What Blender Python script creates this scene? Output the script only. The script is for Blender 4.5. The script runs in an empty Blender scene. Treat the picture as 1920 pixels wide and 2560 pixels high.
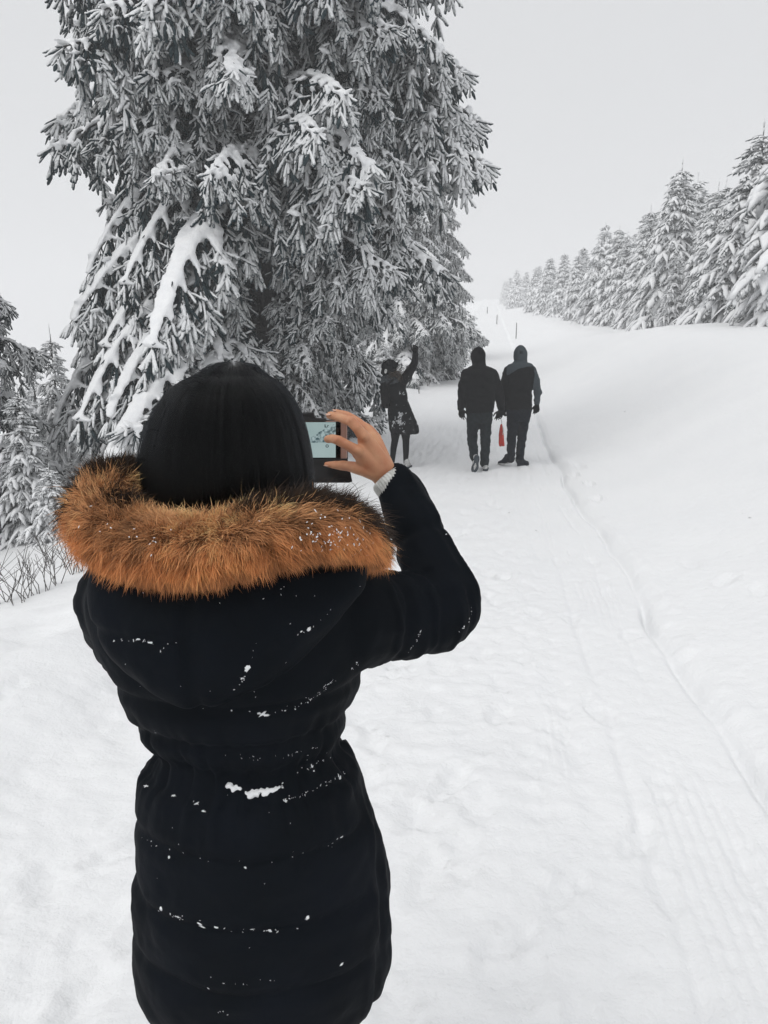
import bpy, math, random
import numpy as np
from mathutils import Vector, Matrix, Euler
from mathutils.bvhtree import BVHTree

C = bpy.context.scene
COL = C.collection
R = math.radians
rng = np.random.default_rng(7)
random.seed(7)

# ------------------------------------------------------------------ camera
CAM_Z = 1.66
PITCH = R(11.6)
FPX = 1849.0                       # focal length in pixels of the 1920x2560 frame
cam_d = bpy.data.cameras.new('camera')
cam = bpy.data.objects.new('camera', cam_d)
COL.objects.link(cam)
cam.location = (0, 0, CAM_Z)
cam.rotation_euler = (R(90) - PITCH, 0, 0)
cam_d.sensor_fit = 'VERTICAL'
cam_d.sensor_height = 36.0
cam_d.lens = 36.0 * FPX / 2560.0
cam_d.clip_start = 0.05
cam_d.clip_end = 2000
C.camera = cam

# ------------------------------------------------------------------ sky, sun, exposure
SUN_EL, SUN_AZ = R(56), R(-125)      # azimuth clockwise from +Y
w = bpy.data.worlds.new('World')
C.world = w
w.use_nodes = True
nt = w.node_tree
nt.nodes.clear()
out = nt.nodes.new('ShaderNodeOutputWorld')
sky = nt.nodes.new('ShaderNodeTexSky')
sky.sky_type = 'NISHITA'
sky.sun_disc = False
sky.sun_elevation = SUN_EL
sky.sun_rotation = SUN_AZ
sky.air_density = 1.0
sky.dust_density = 4.0
hs = nt.nodes.new('ShaderNodeHueSaturation')
hs.inputs['Saturation'].default_value = 0.12
b1 = nt.nodes.new('ShaderNodeBackground')
b1.inputs['Strength'].default_value = 0.1
b2 = nt.nodes.new('ShaderNodeBackground')
b2.inputs['Color'].default_value = (0.735, 0.745, 0.762, 1)   # even cloud cover
b2.inputs['Strength'].default_value = 1.0
mx = nt.nodes.new('ShaderNodeMixShader')
mx.inputs[0].default_value = 0.9
nt.links.new(sky.outputs[0], hs.inputs['Color'])
nt.links.new(hs.outputs[0], b1.inputs['Color'])
nt.links.new(b1.outputs[0], mx.inputs[1])
nt.links.new(b2.outputs[0], mx.inputs[2])
nt.links.new(mx.outputs[0], out.inputs['Surface'])

sd = bpy.data.lights.new('sun', 'SUN')
sd.energy = 1.3
sd.angle = R(40)
sd.color = (1.0, 0.985, 0.96)
sun = bpy.data.objects.new('sun', sd)
COL.objects.link(sun)
sun.location = (30, 20, 60)
sv = Vector((math.sin(SUN_AZ) * math.cos(SUN_EL), math.cos(SUN_AZ) * math.cos(SUN_EL), math.sin(SUN_EL)))
sun.rotation_euler = sv.to_track_quat('Z', 'Y').to_euler()

C.view_settings.view_transform = 'Standard'
C.view_settings.look = 'None'
C.view_settings.exposure = 0.0
C.view_settings.gamma = 1.0
C.view_settings.use_curve_mapping = False
C.render.engine = 'CYCLES'
C.cycles.use_denoising = True
C.cycles.max_bounces = 8
C.cycles.diffuse_bounces = 3
C.cycles.glossy_bounces = 2
C.cycles.transmission_bounces = 2
C.cycles.volume_bounces = 2
C.cycles.transparent_max_bounces = 4
C.cycles.caustics_reflective = False
C.cycles.caustics_refractive = False

# ------------------------------------------------------------------ helpers
cp, sp = math.cos(PITCH), math.sin(PITCH)
K = 1920 / 1659.0                  # viewer pixels -> photograph pixels


def ray(xs, ys):
    a, b = (xs - 960) / FPX, (1280 - ys) / FPX
    return Vector((a, cp + b * sp, -sp + b * cp))


def at(xs, ys, D):                 # point at D metres ahead that lies on a photograph pixel
    d = ray(xs, ys)
    return Vector((0, 0, CAM_Z)) + d * (D / d.y)


def atd(xd, yd, D):
    return at(xd * K, yd * K, D)


def mpx(p):                        # metres per viewer pixel at a world point
    depth = p[1] * cp - (p[2] - CAM_Z) * sp
    return depth / FPX * K


def smooth(a, b, x):
    t = np.clip((x - a) / (b - a), 0, 1)
    return t * t * (3 - 2 * t)


def _h(ix, iy, iz):
    n = (ix.astype(np.int64) * 374761393 + iy.astype(np.int64) * 668265263 + iz.astype(np.int64) * 2147483647) & 0x7fffffff
    n = ((n ^ (n >> 13)) * 1274126177) & 0x7fffffff
    n = ((n ^ (n >> 16)) * 1597334677) & 0x7fffffff
    return ((n ^ (n >> 15)) & 0xffff) / 65535.0


def vnoise(x, y, z=None):
    x = np.asarray(x, float)
    y = np.asarray(y, float)
    z = np.zeros_like(x) if z is None else np.asarray(z, float)
    ix, iy, iz = np.floor(x), np.floor(y), np.floor(z)
    fx, fy, fz = x - ix, y - iy, z - iz
    fx, fy, fz = [f * f * f * (f * (f * 6 - 15) + 10) for f in (fx, fy, fz)]
    r = 0
    for a in (0, 1):
        for b in (0, 1):
            for c in (0, 1):
                wt = (fx if a else 1 - fx) * (fy if b else 1 - fy) * (fz if c else 1 - fz)
                r = r + wt * _h(ix + a, iy + b, iz + c)
    return r * 2 - 1


def fbm(x, y, z=None, oct=3):
    r, a, f = 0, 1.0, 1.0
    for k in range(oct):
        r = r + a * vnoise(np.asarray(x) * f + 17.3 * k, np.asarray(y) * f + 5.1 * k, None if z is None else np.asarray(z) * f)
        a *= 0.5
        f *= 2.03
    return r


def mesh_np(name, V, faces, smooth_shade=True, mats=(), midx=None):
    """faces: list of int arrays (m,k)"""
    me = bpy.data.meshes.new(name)
    V = np.asarray(V, np.float32)
    faces = [np.asarray(f, np.int32) for f in faces if len(f)]
    loops = np.concatenate([f.ravel() for f in faces])
    counts = np.concatenate([np.full(len(f), f.shape[1], np.int32) for f in faces])
    starts = np.concatenate([[0], np.cumsum(counts)[:-1]]).astype(np.int32)
    me.vertices.add(len(V))
    me.vertices.foreach_set('co', V.ravel())
    me.loops.add(len(loops))
    me.loops.foreach_set('vertex_index', loops)
    me.polygons.add(len(counts))
    me.polygons.foreach_set('loop_start', starts)
    me.polygons.foreach_set('loop_total', counts)
    me.polygons.foreach_set('use_smooth', np.full(len(counts), smooth_shade, bool))
    for m in mats:
        me.materials.append(m)
    if midx is not None:
        me.polygons.foreach_set('material_index', np.asarray(midx, np.int32))
    me.update(calc_edges=True)
    me.validate()
    return me


def link(name, me, parent=None, loc=None):
    o = bpy.data.objects.new(name, me)
    COL.objects.link(o)
    if parent is not None:
        o.parent = parent
    if loc is not None:
        o.location = loc
    return o


def empty(name, loc, rz=0.0):
    o = bpy.data.objects.new(name, None)
    COL.objects.link(o)
    o.location = loc
    o.rotation_euler = (0, 0, rz)
    o.empty_display_size = 0.3
    return o


def tag(o, label=None, cat=None, group=None, kind=None):
    if label:
        o['label'] = label
    if cat:
        o['category'] = cat
    if group:
        o['group'] = group
    if kind:
        o['kind'] = kind
    return o


class Acc:                         # collects pieces of geometry into one mesh
    def __init__(s):
        s.V, s.F, s.M, s.n = [], {}, {}, 0

    def add(s, V, faces, mi=0):
        V = np.asarray(V, float)
        for f in faces:
            f = np.asarray(f, np.int64)
            if len(f):
                s.F.setdefault(f.shape[1], []).append(f + s.n)
                s.M.setdefault(f.shape[1], []).append(np.full(len(f), mi))
        s.V.append(V)
        s.n += len(V)

    def mesh(s, name, mats, smooth_shade=True):
        ks = sorted(s.F)
        return mesh_np(name, np.concatenate(s.V), [np.concatenate(s.F[k]) for k in ks], smooth_shade, mats,
                       np.concatenate([np.concatenate(s.M[k]) for k in ks]))


def grid_faces(nr, ns, closed=True):
    i = np.arange(nr - 1)[:, None]
    j = np.arange(ns if closed else ns - 1)[None, :]
    j2 = (j + 1) % ns
    return np.stack([i * ns + j, i * ns + j2, (i + 1) * ns + j2, (i + 1) * ns + j], -1).reshape(-1, 4)


def tube(P, rad, ns=6, cap=True):
    """P (n,3), rad scalar or (n,)"""
    P = np.asarray(P, float)
    n = len(P)
    rad = np.broadcast_to(np.asarray(rad, float), (n,))
    T = np.gradient(P, axis=0)
    T /= np.linalg.norm(T, axis=1)[:, None] + 1e-9
    ref = np.array([0, 0, 1.0]) if abs(T[:, 2]).mean() < 0.8 else np.array([1.0, 0, 0])
    S = np.cross(T, ref)
    S /= np.linalg.norm(S, axis=1)[:, None] + 1e-9
    N = np.cross(S, T)
    a = np.linspace(0, 2 * np.pi, ns, endpoint=False)
    V = P[:, None] + rad[:, None, None] * (np.cos(a)[None, :, None] * S[:, None] + np.sin(a)[None, :, None] * N[:, None])
    V = V.reshape(-1, 3)
    F = [grid_faces(n, ns)]
    if cap:
        V = np.vstack([V, P[0], P[-1]])
        j = np.arange(ns)
        F.append(np.stack([(j + 1) % ns, j, np.full(ns, n * ns)], -1))
        F.append(np.stack([(n - 1) * ns + j, (n - 1) * ns + (j + 1) % ns, np.full(ns, n * ns + 1)], -1))
    return V, F


def rcone(p0, r0, p1, r1, ns=14, flat=None, caps=5):
    """round-ended tapered limb; flat=(axis, factor) squashes it along an axis"""
    p0, p1 = np.array(p0, float), np.array(p1, float)
    d = p1 - p0
    L = np.linalg.norm(d)
    T = d / L if L > 1e-6 else np.array([0, 0, 1.0])
    ref = np.array([0, 0, 1.0]) if abs(T[2]) < 0.9 else np.array([1.0, 0, 0])
    S = np.cross(T, ref)
    S /= np.linalg.norm(S)
    N = np.cross(S, T)
    pos, rad = [], []
    for k in range(caps):
        a = -np.pi / 2 + (k + 0.15) / caps * np.pi / 2
        pos.append(p0 + T * r0 * np.sin(a))
        rad.append(r0 * np.cos(a))
    for k in range(4):
        t = k / 3
        pos.append(p0 + d * t)
        rad.append(r0 + (r1 - r0) * t)
    for k in range(caps):
        a = (k + 0.85) / caps * np.pi / 2
        pos.append(p1 + T * r1 * np.sin(a))
        rad.append(r1 * np.cos(a))
    pos, rad = np.array(pos), np.array(rad)
    a = np.linspace(0, 2 * np.pi, ns, endpoint=False)
    off = rad[:, None, None] * (np.cos(a)[None, :, None] * S + np.sin(a)[None, :, None] * N)
    if flat is not None:
        ax = np.array(flat[0], float)
        ax /= np.linalg.norm(ax)
        off = off + (flat[1] - 1) * (off @ ax)[..., None] * ax
    V = (pos[:, None] + off).reshape(-1, 3)
    n = len(pos)
    j = np.arange(ns)
    V = np.vstack([V, pos[0], pos[-1]])
    return V, [grid_faces(n, ns), np.stack([(j + 1) % ns, j, np.full(ns, n * ns)], -1),
               np.stack([(n - 1) * ns + j, (n - 1) * ns + (j + 1) % ns, np.full(ns, n * ns + 1)], -1)]


def loft(rings, ns=36, pw=2.0):
    """rings: (centre, half_x, half_y[, tilt]) horizontal superellipses, bottom or top first; closed"""
    Vs = []
    a = np.linspace(0, 2 * np.pi, ns, endpoint=False)
    ca, sa = np.cos(a), np.sin(a)
    ux = np.sign(ca) * np.abs(ca) ** (2 / pw)
    uy = np.sign(sa) * np.abs(sa) ** (2 / pw)
    for rg in rings:
        c, hx, hy = rg[:3]
        dz = rg[3] if len(rg) > 3 else 0.0      # slope of the ring front to back
        Vs.append(np.stack([c[0] + hx * ux, c[1] + hy * uy, c[2] + dz * uy], -1))
    n = len(rings)
    V = np.vstack(Vs + [np.array([rings[0][0]], float), np.array([rings[-1][0]], float)])
    j = np.arange(ns)
    F = [grid_faces(n, ns), np.stack([(j + 1) % ns, j, np.full(ns, n * ns)], -1),
         np.stack([(n - 1) * ns + j, (n - 1) * ns + (j + 1) % ns, np.full(ns, n * ns + 1)], -1)]
    return V, F


def smooth_rings(rings, m=4):
    """Catmull-Rom refine of loft rings"""
    A = np.array([[*r[0], r[1], r[2]] for r in rings], float)
    out_ = []
    n = len(A)
    for i in range(n - 1):
        p0, p1, p2, p3 = A[max(i - 1, 0)], A[i], A[i + 1], A[min(i + 2, n - 1)]
        for k in range(m):
            t = k / m
            out_.append(0.5 * (2 * p1 + (p2 - p0) * t + (2 * p0 - 5 * p1 + 4 * p2 - p3) * t * t + (3 * p1 - p0 - 3 * p2 + p3) * t ** 3))
    out_.append(A[-1])
    return [(o[:3], max(o[3], 1e-3), max(o[4], 1e-3)) for o in out_]


def spline(P, m=8):
    A = np.array(P, float)
    out_ = []
    n = len(A)
    for i in range(n - 1):
        p0, p1, p2, p3 = A[max(i - 1, 0)], A[i], A[i + 1], A[min(i + 2, n - 1)]
        for k in range(m):
            t = k / m
            out_.append(0.5 * (2 * p1 + (p2 - p0) * t + (2 * p0 - 5 * p1 + 4 * p2 - p3) * t * t + (3 * p1 - p0 - 3 * p2 + p3) * t ** 3))
    out_.append(A[-1])
    return np.array(out_)


def fuse(name, pieces, voxel, it=4, mats=(), fac=0.5):
    """one continuous surface out of overlapping closed pieces"""
    a = Acc()
    for V, F in pieces:
        a.add(V, F)
    me = a.mesh('fuse_tmp', [])
    o = bpy.data.objects.new('fuse_tmp', me)
    COL.objects.link(o)
    m = o.modifiers.new('r', 'REMESH')
    m.mode = 'VOXEL'
    m.voxel_size = voxel
    m.use_smooth_shade = True
    if it:
        s = o.modifiers.new('s', 'SMOOTH')
        s.factor = fac
        s.iterations = it
    dg = bpy.context.evaluated_depsgraph_get()
    dg.update()
    res = bpy.data.meshes.new_from_object(o.evaluated_get(dg))
    res.name = name
    bpy.data.objects.remove(o)
    bpy.data.meshes.remove(me)
    res.materials.clear()
    for mt in mats:
        res.materials.append(mt)
    res.polygons.foreach_set('use_smooth', np.full(len(res.polygons), True))
    return res


def get_co(me):
    V = np.empty(len(me.vertices) * 3, np.float32)
    me.vertices.foreach_get('co', V)
    return V.reshape(-1, 3).astype(float)


def set_co(me, V):
    me.vertices.foreach_set('co', np.asarray(V, np.float32).ravel())
    me.update()


def normals(me):
    N = np.empty(len(me.vertices) * 3, np.float32)
    me.vertices.foreach_get('normal', N)
    return N.reshape(-1, 3).astype(float)


def crease(me, amp, sc, dirs=(1, 1, 1), seed=0):
    V, N = get_co(me), normals(me)
    d = fbm(V[:, 0] * sc * dirs[0] + seed, V[:, 1] * sc * dirs[1], V[:, 2] * sc * dirs[2], oct=3)
    set_co(me, V + N * (amp * d)[:, None])


# ------------------------------------------------------------------ materials
def mat(name):
    m = bpy.data.materials.new(name)
    m.use_nodes = True
    t = m.node_tree
    b = t.nodes['Principled BSDF']
    return m, t, b


def nd(t, typ, **kw):
    n = t.nodes.new(typ)
    for k, v in kw.items():
        if k in n.inputs.keys():
            n.inputs[k].default_value = v
        else:
            setattr(n, k, v)
    return n


def noisy(name, c1, c2, scale=20, rough=0.7, bump=0.0, bscale=None, detail=4, dist=0.01, spec=0.3, sheen=0.0):
    m, t, b = mat(name)
    tc = nd(t, 'ShaderNodeTexCoord')
    n = nd(t, 'ShaderNodeTexNoise', Scale=scale, Detail=detail)
    t.links.new(tc.outputs['Object'], n.inputs['Vector'])
    r = nd(t, 'ShaderNodeValToRGB')
    r.color_ramp.elements[0].position = 0.35
    r.color_ramp.elements[1].position = 0.65
    r.color_ramp.elements[0].color = (*c1, 1)
    r.color_ramp.elements[1].color = (*c2, 1)
    t.links.new(n.outputs['Fac'], r.inputs['Fac'])
    t.links.new(r.outputs['Color'], b.inputs['Base Color'])
    b.inputs['Roughness'].default_value = rough
    b.inputs['Specular IOR Level'].default_value = spec
    if sheen:
        b.inputs['Sheen Weight'].default_value = sheen
    if bump:
        n2 = nd(t, 'ShaderNodeTexNoise', Scale=bscale or scale * 3, Detail=3.0)
        t.links.new(tc.outputs['Object'], n2.inputs['Vector'])
        bp = nd(t, 'ShaderNodeBump', Strength=bump, Distance=dist)
        t.links.new(n2.outputs['Fac'], bp.inputs['Height'])
        t.links.new(bp.outputs['Normal'], b.inputs['Normal'])
    return m


M_GROUND, t, b = mat('trodden_snow')
tc = nd(t, 'ShaderNodeTexCoord')
n1 = nd(t, 'ShaderNodeTexNoise', Scale=1.3, Detail=6.0)
r1 = nd(t, 'ShaderNodeValToRGB')
r1.color_ramp.elements[0].color = (0.83, 0.84, 0.855, 1)
r1.color_ramp.elements[1].color = (0.90, 0.905, 0.91, 1)
n2 = nd(t, 'ShaderNodeTexNoise', Scale=70.0, Detail=5.0, Roughness=0.65)
n3 = nd(t, 'ShaderNodeTexNoise', Scale=14.0, Detail=4.0)
ad = nd(t, 'ShaderNodeMath', operation='MULTIPLY_ADD')
ad.inputs[1].default_value = 0.35
bp = nd(t, 'ShaderNodeBump', Strength=0.7, Distance=0.018)
for n in (n1, n2, n3):
    t.links.new(tc.outputs['Object'], n.inputs['Vector'])
t.links.new(n1.outputs['Fac'], r1.inputs['Fac'])
t.links.new(r1.outputs['Color'], b.inputs['Base Color'])
t.links.new(n2.outputs['Fac'], ad.inputs[0])
t.links.new(n3.outputs['Fac'], ad.inputs[2])
t.links.new(ad.outputs[0], bp.inputs['Height'])
t.links.new(bp.outputs['Normal'], b.inputs['Normal'])
b.inputs['Roughness'].default_value = 0.65
b.inputs['Specular IOR Level'].default_value = 0.25

M_SNOW = noisy('fresh_snow', (0.84, 0.85, 0.865), (0.9, 0.905, 0.91), 9, 0.7, 0.35, 40, dist=0.02, spec=0.2)
M_BARK = noisy('bark', (0.022, 0.022, 0.022), (0.07, 0.066, 0.062), 25, 0.9, 0.8, 40, dist=0.02)
M_TWIG = noisy('bare_twig', (0.05, 0.045, 0.042), (0.16, 0.15, 0.145), 30, 0.9)


def needle_mat(name, bias, dark=(0.006, 0.023, 0.033), mid=(0.47, 0.485, 0.485), scale=34):
    m, t, b = mat(name)
    geo = nd(t, 'ShaderNodeNewGeometry')
    sx = nd(t, 'ShaderNodeSeparateXYZ')
    t.links.new(geo.outputs['Normal'], sx.inputs[0])
    tc = nd(t, 'ShaderNodeTexCoord')
    n = nd(t, 'ShaderNodeTexNoise', Scale=scale, Detail=3.0, Roughness=0.7)
    n2 = nd(t, 'ShaderNodeTexNoise', Scale=1.6, Detail=2.0)
    t.links.new(tc.outputs['Object'], n.inputs['Vector'])
    t.links.new(tc.outputs['Object'], n2.inputs['Vector'])
    a = nd(t, 'ShaderNodeMath', operation='MULTIPLY_ADD')      # up * .42 + bias
    a.inputs[1].default_value = 0.44
    a.inputs[2].default_value = bias
    t.links.new(sx.outputs['Z'], a.inputs[0])
    c = nd(t, 'ShaderNodeMath', operation='MULTIPLY_ADD')
    c.inputs[1].default_value = 1.0
    t.links.new(n.outputs['Fac'], c.inputs[0])
    t.links.new(a.outputs[0], c.inputs[2])
    d = nd(t, 'ShaderNodeMath', operation='MULTIPLY_ADD')
    d.inputs[1].default_value = 0.5
    t.links.new(n2.outputs['Fac'], d.inputs[0])
    t.links.new(c.outputs[0], d.inputs[2])
    dw = nd(t, 'ShaderNodeVectorMath', operation='DOT_PRODUCT')   # paler on faces turned left and towards the camera
    dw.inputs[1].default_value = (-0.62, -0.70, 0.35)
    t.links.new(geo.outputs['Normal'], dw.inputs[0])
    wm = nd(t, 'ShaderNodeMath', operation='MULTIPLY_ADD')
    wm.inputs[1].default_value = 0.13
    t.links.new(dw.outputs['Value'], wm.inputs[0])
    t.links.new(d.outputs[0], wm.inputs[2])
    oi = nd(t, 'ShaderNodeObjectInfo')                            # each bough carries its own amount
    om = nd(t, 'ShaderNodeMath', operation='MULTIPLY_ADD')
    om.inputs[1].default_value = 0.24
    t.links.new(oi.outputs['Random'], om.inputs[0])
    t.links.new(wm.outputs[0], om.inputs[2])
    d = nd(t, 'ShaderNodeMath', operation='SUBTRACT')
    d.inputs[1].default_value = 0.12
    t.links.new(om.outputs[0], d.inputs[0])
    r = nd(t, 'ShaderNodeValToRGB')
    e = r.color_ramp.elements
    e[0].position, e[0].color = 0.43, (*dark, 1)  # undersides: snow-free needles, with bluish shade painted into their colour
    e[1].position, e[1].color = 0.89, (0.84, 0.85, 0.86, 1)
    k = e.new(0.65)
    k.color = (*mid, 1)
    t.links.new(d.outputs[0], r.inputs['Fac'])
    t.links.new(r.outputs['Color'], b.inputs['Base Color'])
    b.inputs['Roughness'].default_value = 0.8
    b.inputs['Specular IOR Level'].default_value = 0.15
    bp = nd(t, 'ShaderNodeBump', Strength=0.6, Distance=0.01)
    t.links.new(n.outputs['Fac'], bp.inputs['Height'])
    t.links.new(bp.outputs['Normal'], b.inputs['Normal'])
    return m


M_NEEDLE = needle_mat('rimed_needles', -0.085)
M_GAP_SHADE = noisy('gap_shade_needles', (0.007, 0.019, 0.025), (0.030, 0.050, 0.056), 30, 0.9)  # near-black tone that paints shade into the gaps between rimed shoots
M_NEEDLE_FAR = needle_mat('snowy_needles', 0.13, scale=22)

# ------------------------------------------------------------------ terrain
RD = R(8.0)
sR, cR = math.sin(RD), math.cos(RD)


def road_coords(x, y):
    return x * cR - y * sR, x * sR + y * cR      # lateral, along


def base_h(l, s):
    """smooth height of the ground in road coordinates"""
    l, s = np.asarray(l, float), np.asarray(s, float)
    u = np.clip((s - 13) / 1.8, -30, 30)
    z = 0.085 * np.where(s > 60, s - 13, 1.8 * np.log1p(np.exp(u)))
    H = np.interp(s, [-20, 0, 6, 12, 23, 34, 54, 110], [1.2, 1.45, 1.6, 1.75, 1.8, 1.0, 0.65, 0.5])
    t = l - 1.05
    z = z + H * smooth(0.0, 4.2, t) + 0.03 * np.clip(t - 4, 0, 60)
    z = z + 0.07 * smooth(-0.03, 0.22, t) * (1 - smooth(0.6, 2.5, t))
    d = np.clip(-l - 2.9, 0, None)
    z = z - 0.30 * (np.sqrt(d * d + 0.36) - 0.6) * (d > 0) * np.interp(d, [0, 30, 80], [1, 1, 0.6])
    z = z + 0.14 * np.exp(-((l + 2.35) / 0.45) ** 2)
    return z


def gz(x, y):
    l, s = road_coords(x, y)
    l, s = np.asarray(l, float), np.asarray(s, float)
    return float(base_h(l, s) + lumps(l, s))


def lumps(l, s):
    off = 1 - smooth(-2.3, -1.7, l) * (1 - smooth(1.0, 1.7, l))
    z = off * 0.045 * fbm(l * 0.6 + 3, s * 0.6, oct=2) * (1 - 0.55 * (l > 0))
    z = z + 0.06 * fbm(l * 2.4, s * 2.4 + 9, oct=2) * np.exp(-((l + 2.6) / 0.55) ** 2)
    z = z + 0.012 * fbm(l * 1.4, s * 0.9, oct=2)
    return z


def hit(xs, ys):
    d = ray(xs, ys)
    o = Vector((0, 0, CAM_Z))
    t = 0.5
    while t < 400:
        p = o + d * t
        if p.z < gz(p.x, p.y):
            break
        t *= 1.004
    return o + d * t


def axis_pts(segs):
    a = []
    for x0, x1, step in segs:
        a.append(np.arange(x0, x1, step))
    return np.concatenate(a)


def geo_pts(x0, x1, d0, g):
    o, x, d = [], x0, d0
    while x < x1:
        o.append(x)
        x += d
        d *= g
    o.append(x1)
    return np.array(o)


ls = np.concatenate([-geo_pts(3.4, 240, 0.04, 1.055)[::-1], axis_pts([(-3.36, 0.2, 0.026), (0.2, 1.35, 0.0098), (1.35, 2.4, 0.022)]),
                     geo_pts(2.4, 200, 0.03, 1.06)])
ss = np.concatenate([-geo_pts(-0.3, 40, 0.1, 1.15)[::-1], axis_pts([(0.4, 1.2, 0.05), (1.2, 4.6, 0.019)]), geo_pts(4.6, 330, 0.02, 1.018)])
L2, S2 = np.meshgrid(ls, ss)
Z = base_h(L2, S2) + lumps(L2, S2)
near = 1 - smooth(14, 30, S2)
road = smooth(-2.4, -1.6, L2) * (1 - smooth(0.95, 1.15, L2))
wob = 0.035 * vnoise(S2 * 0.7, S2 * 0 + 2) + 0.02 * vnoise(S2 * 2.6, S2 * 0 + 8)
# trodden texture
tr = smooth(0.7, -0.1, L2)
Z += near * road * (0.45 + 0.55 * tr) * (0.0055 * fbm(L2 * 3.6, S2 * 3.0, oct=3) + 0.008 * fbm(L2 * 14, S2 * 13, oct=3))
Z += near * (1 - road) * 0.0025 * fbm(L2 * 6, S2 * 6, oct=2)
# edge of the packed track: soft groove and crumbly lip
e = L2 - 1.07 - wob
Z -= near * 0.06 * np.exp(-(e / 0.028) ** 2) * np.clip(0.85 + 0.5 * vnoise(S2 * 2.1, S2 * 0 + 77), 0.35, 1.2)
Z += near * 0.014 * np.exp(-((e - 0.10) / 0.06) ** 2) * (1 + 0.8 * fbm(S2 * 5, L2 * 6, oct=2))
Z += near * 0.009 * np.clip(fbm(S2 * 9, L2 * 10, oct=2), 0, 1) * np.exp(-((e - 0.1) / 0.2) ** 2)
# sledge groove, rut lines and corduroy ribs
for c, wd, dp in ((0.13, 0.02, 0.010), (0.42, 0.05, 0.016), (0.60, 0.022, 0.014), (0.86, 0.018, 0.008)):
    g = L2 - c - 0.6 * wob - 0.03 * vnoise(S2 * 1.1, S2 * 0 + c * 40)
    Z -= near * dp * np.exp(-(g / wd) ** 2) * np.clip(0.75 + 0.8 * vnoise(S2 * 1.7, S2 * 0 + 31 * c), 0.15, 1.2)
rib = (L2 - 0.6 * wob)
msk = smooth(0.60, 0.68, rib) * (1 - smooth(0.92, 1.0, rib)) * smooth(0.05, 0.4, vnoise(S2 * 1.3 + 3.1, L2 * 2.5 + 1)) * (1 - smooth(5.5, 8, S2))
Z += msk * 0.0046 * np.sin(rib * 2 * np.pi / 0.045)
msk2 = smooth(0.2, 0.26, rib) * (1 - smooth(0.34, 0.4, rib)) * smooth(0.0, 0.4, vnoise(S2 * 1.5 + 9.4, L2 * 2 + 4)) * (1 - smooth(3, 5, S2))
Z += msk2 * 0.0035 * np.sin(rib * 2 * np.pi / 0.038)
# footprints


def footprint(l0, s0, ang, ln, wd, dp):
    i0, i1 = np.searchsorted(ls, [l0 - ln, l0 + ln])
    j0, j1 = np.searchsorted(ss, [s0 - ln, s0 + ln])
    if i1 - i0 < 2 or j1 - j0 < 2:
        return
    a, b_ = L2[j0:j1, i0:i1] - l0, S2[j0:j1, i0:i1] - s0
    u = a * math.cos(ang) - b_ * math.sin(ang)
    v = a * math.sin(ang) + b_ * math.cos(ang)
    q = (u / (wd * (1 + 0.25 * v / ln))) ** 2 + (v / (ln * 0.5)) ** 2
    q = q * (1 + 0.5 * vnoise(a * 30 + l0 * 9, b_ * 30))
    Z[j0:j1, i0:i1] += -dp * (1 - smooth(0.45, 1.0, q)) + 0.35 * dp * np.exp(-((q - 1.25) / 0.3) ** 2)


for k in range(620):
    s0 = 0.8 + 17 * rng.random() ** 1.3
    l0 = np.clip(rng.normal(-0.55, 0.75), -2.2, 0.9)
    footprint(l0, s0, rng.normal(0, 0.35), 0.2 + 0.12 * rng.random(), 0.05 + 0.02 * rng.random(), (0.007 + 0.015 * rng.random()) * (0.5 if l0 > 0.15 else 1))
for l0, s0, d in ((1.66, 5.2, 0.018), (1.78, 4.9, 0.018), (1.55, 5.7, 0.015), (1.3, 9.6, .04), (1.2, 10.4, .04), (1.33, 10.9, .04), (1.25, 8.6, .03)):
    footprint(l0, s0, rng.normal(0, 0.4), 0.3, 0.07, d)
X2 = L2 * cR + S2 * sR
Y2 = -L2 * sR + S2 * cR
V = np.stack([X2, Y2, Z], -1).reshape(-1, 3)
g_me = mesh_np('snow_ground', V, [grid_faces(len(ss), len(ls), closed=False)], True, [M_GROUND])
ground = link('snow_ground', g_me)
tag(ground, kind='structure')
Zmin = float(Z.min())

# ------------------------------------------------------------------ haze: winter fog round everything
hm = bpy.data.materials.new('fog')
hm.use_nodes = True
ht = hm.node_tree
ht.nodes.clear()
ho = ht.nodes.new('ShaderNodeOutputMaterial')
hv = ht.nodes.new('ShaderNodeVolumePrincipled')
hv.inputs['Color'].default_value = (0.985, 0.988, 0.995, 1)
hv.inputs['Density'].default_value = 0.0042
hv.inputs['Anisotropy'].default_value = 0.0
ht.links.new(hv.outputs[0], ho.inputs['Volume'])
x0, x1 = float(X2.min()) - 2, float(X2.max()) + 2
y0, y1 = float(Y2.min()) - 2, float(Y2.max()) + 2
z0, z1 = Zmin - 1.0, float(Z.max()) + 12
HV = [(x, y, z) for z in (z0, z1) for y in (y0, y1) for x in (x0, x1)]
HF = [(0, 2, 3, 1), (4, 5, 7, 6), (0, 1, 5, 4), (2, 6, 7, 3), (0, 4, 6, 2), (1, 3, 7, 5)]
haze = link('haze', mesh_np('haze', HV, [np.array(HF)], False, [hm]))
tag(haze, kind='stuff')

# ------------------------------------------------------------------ spruces
def shoot_template(ns, rings):
    zs, rs = zip(*rings)
    a = np.linspace(0, 2 * np.pi, ns, endpoint=False)
    V = np.concatenate([np.stack([np.cos(a + 0.4 * i) * r, np.sin(a + 0.4 * i) * r, np.full(ns, z)], -1) for i, (z, r) in enumerate(rings)])
    V = np.vstack([V, [0, 0, 1.0]])
    j = np.arange(ns)
    n = len(rings)
    return V, grid_faces(n, ns), np.stack([(n - 1) * ns + j, (n - 1) * ns + (j + 1) % ns, np.full(ns, n * ns)], -1)


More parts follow.
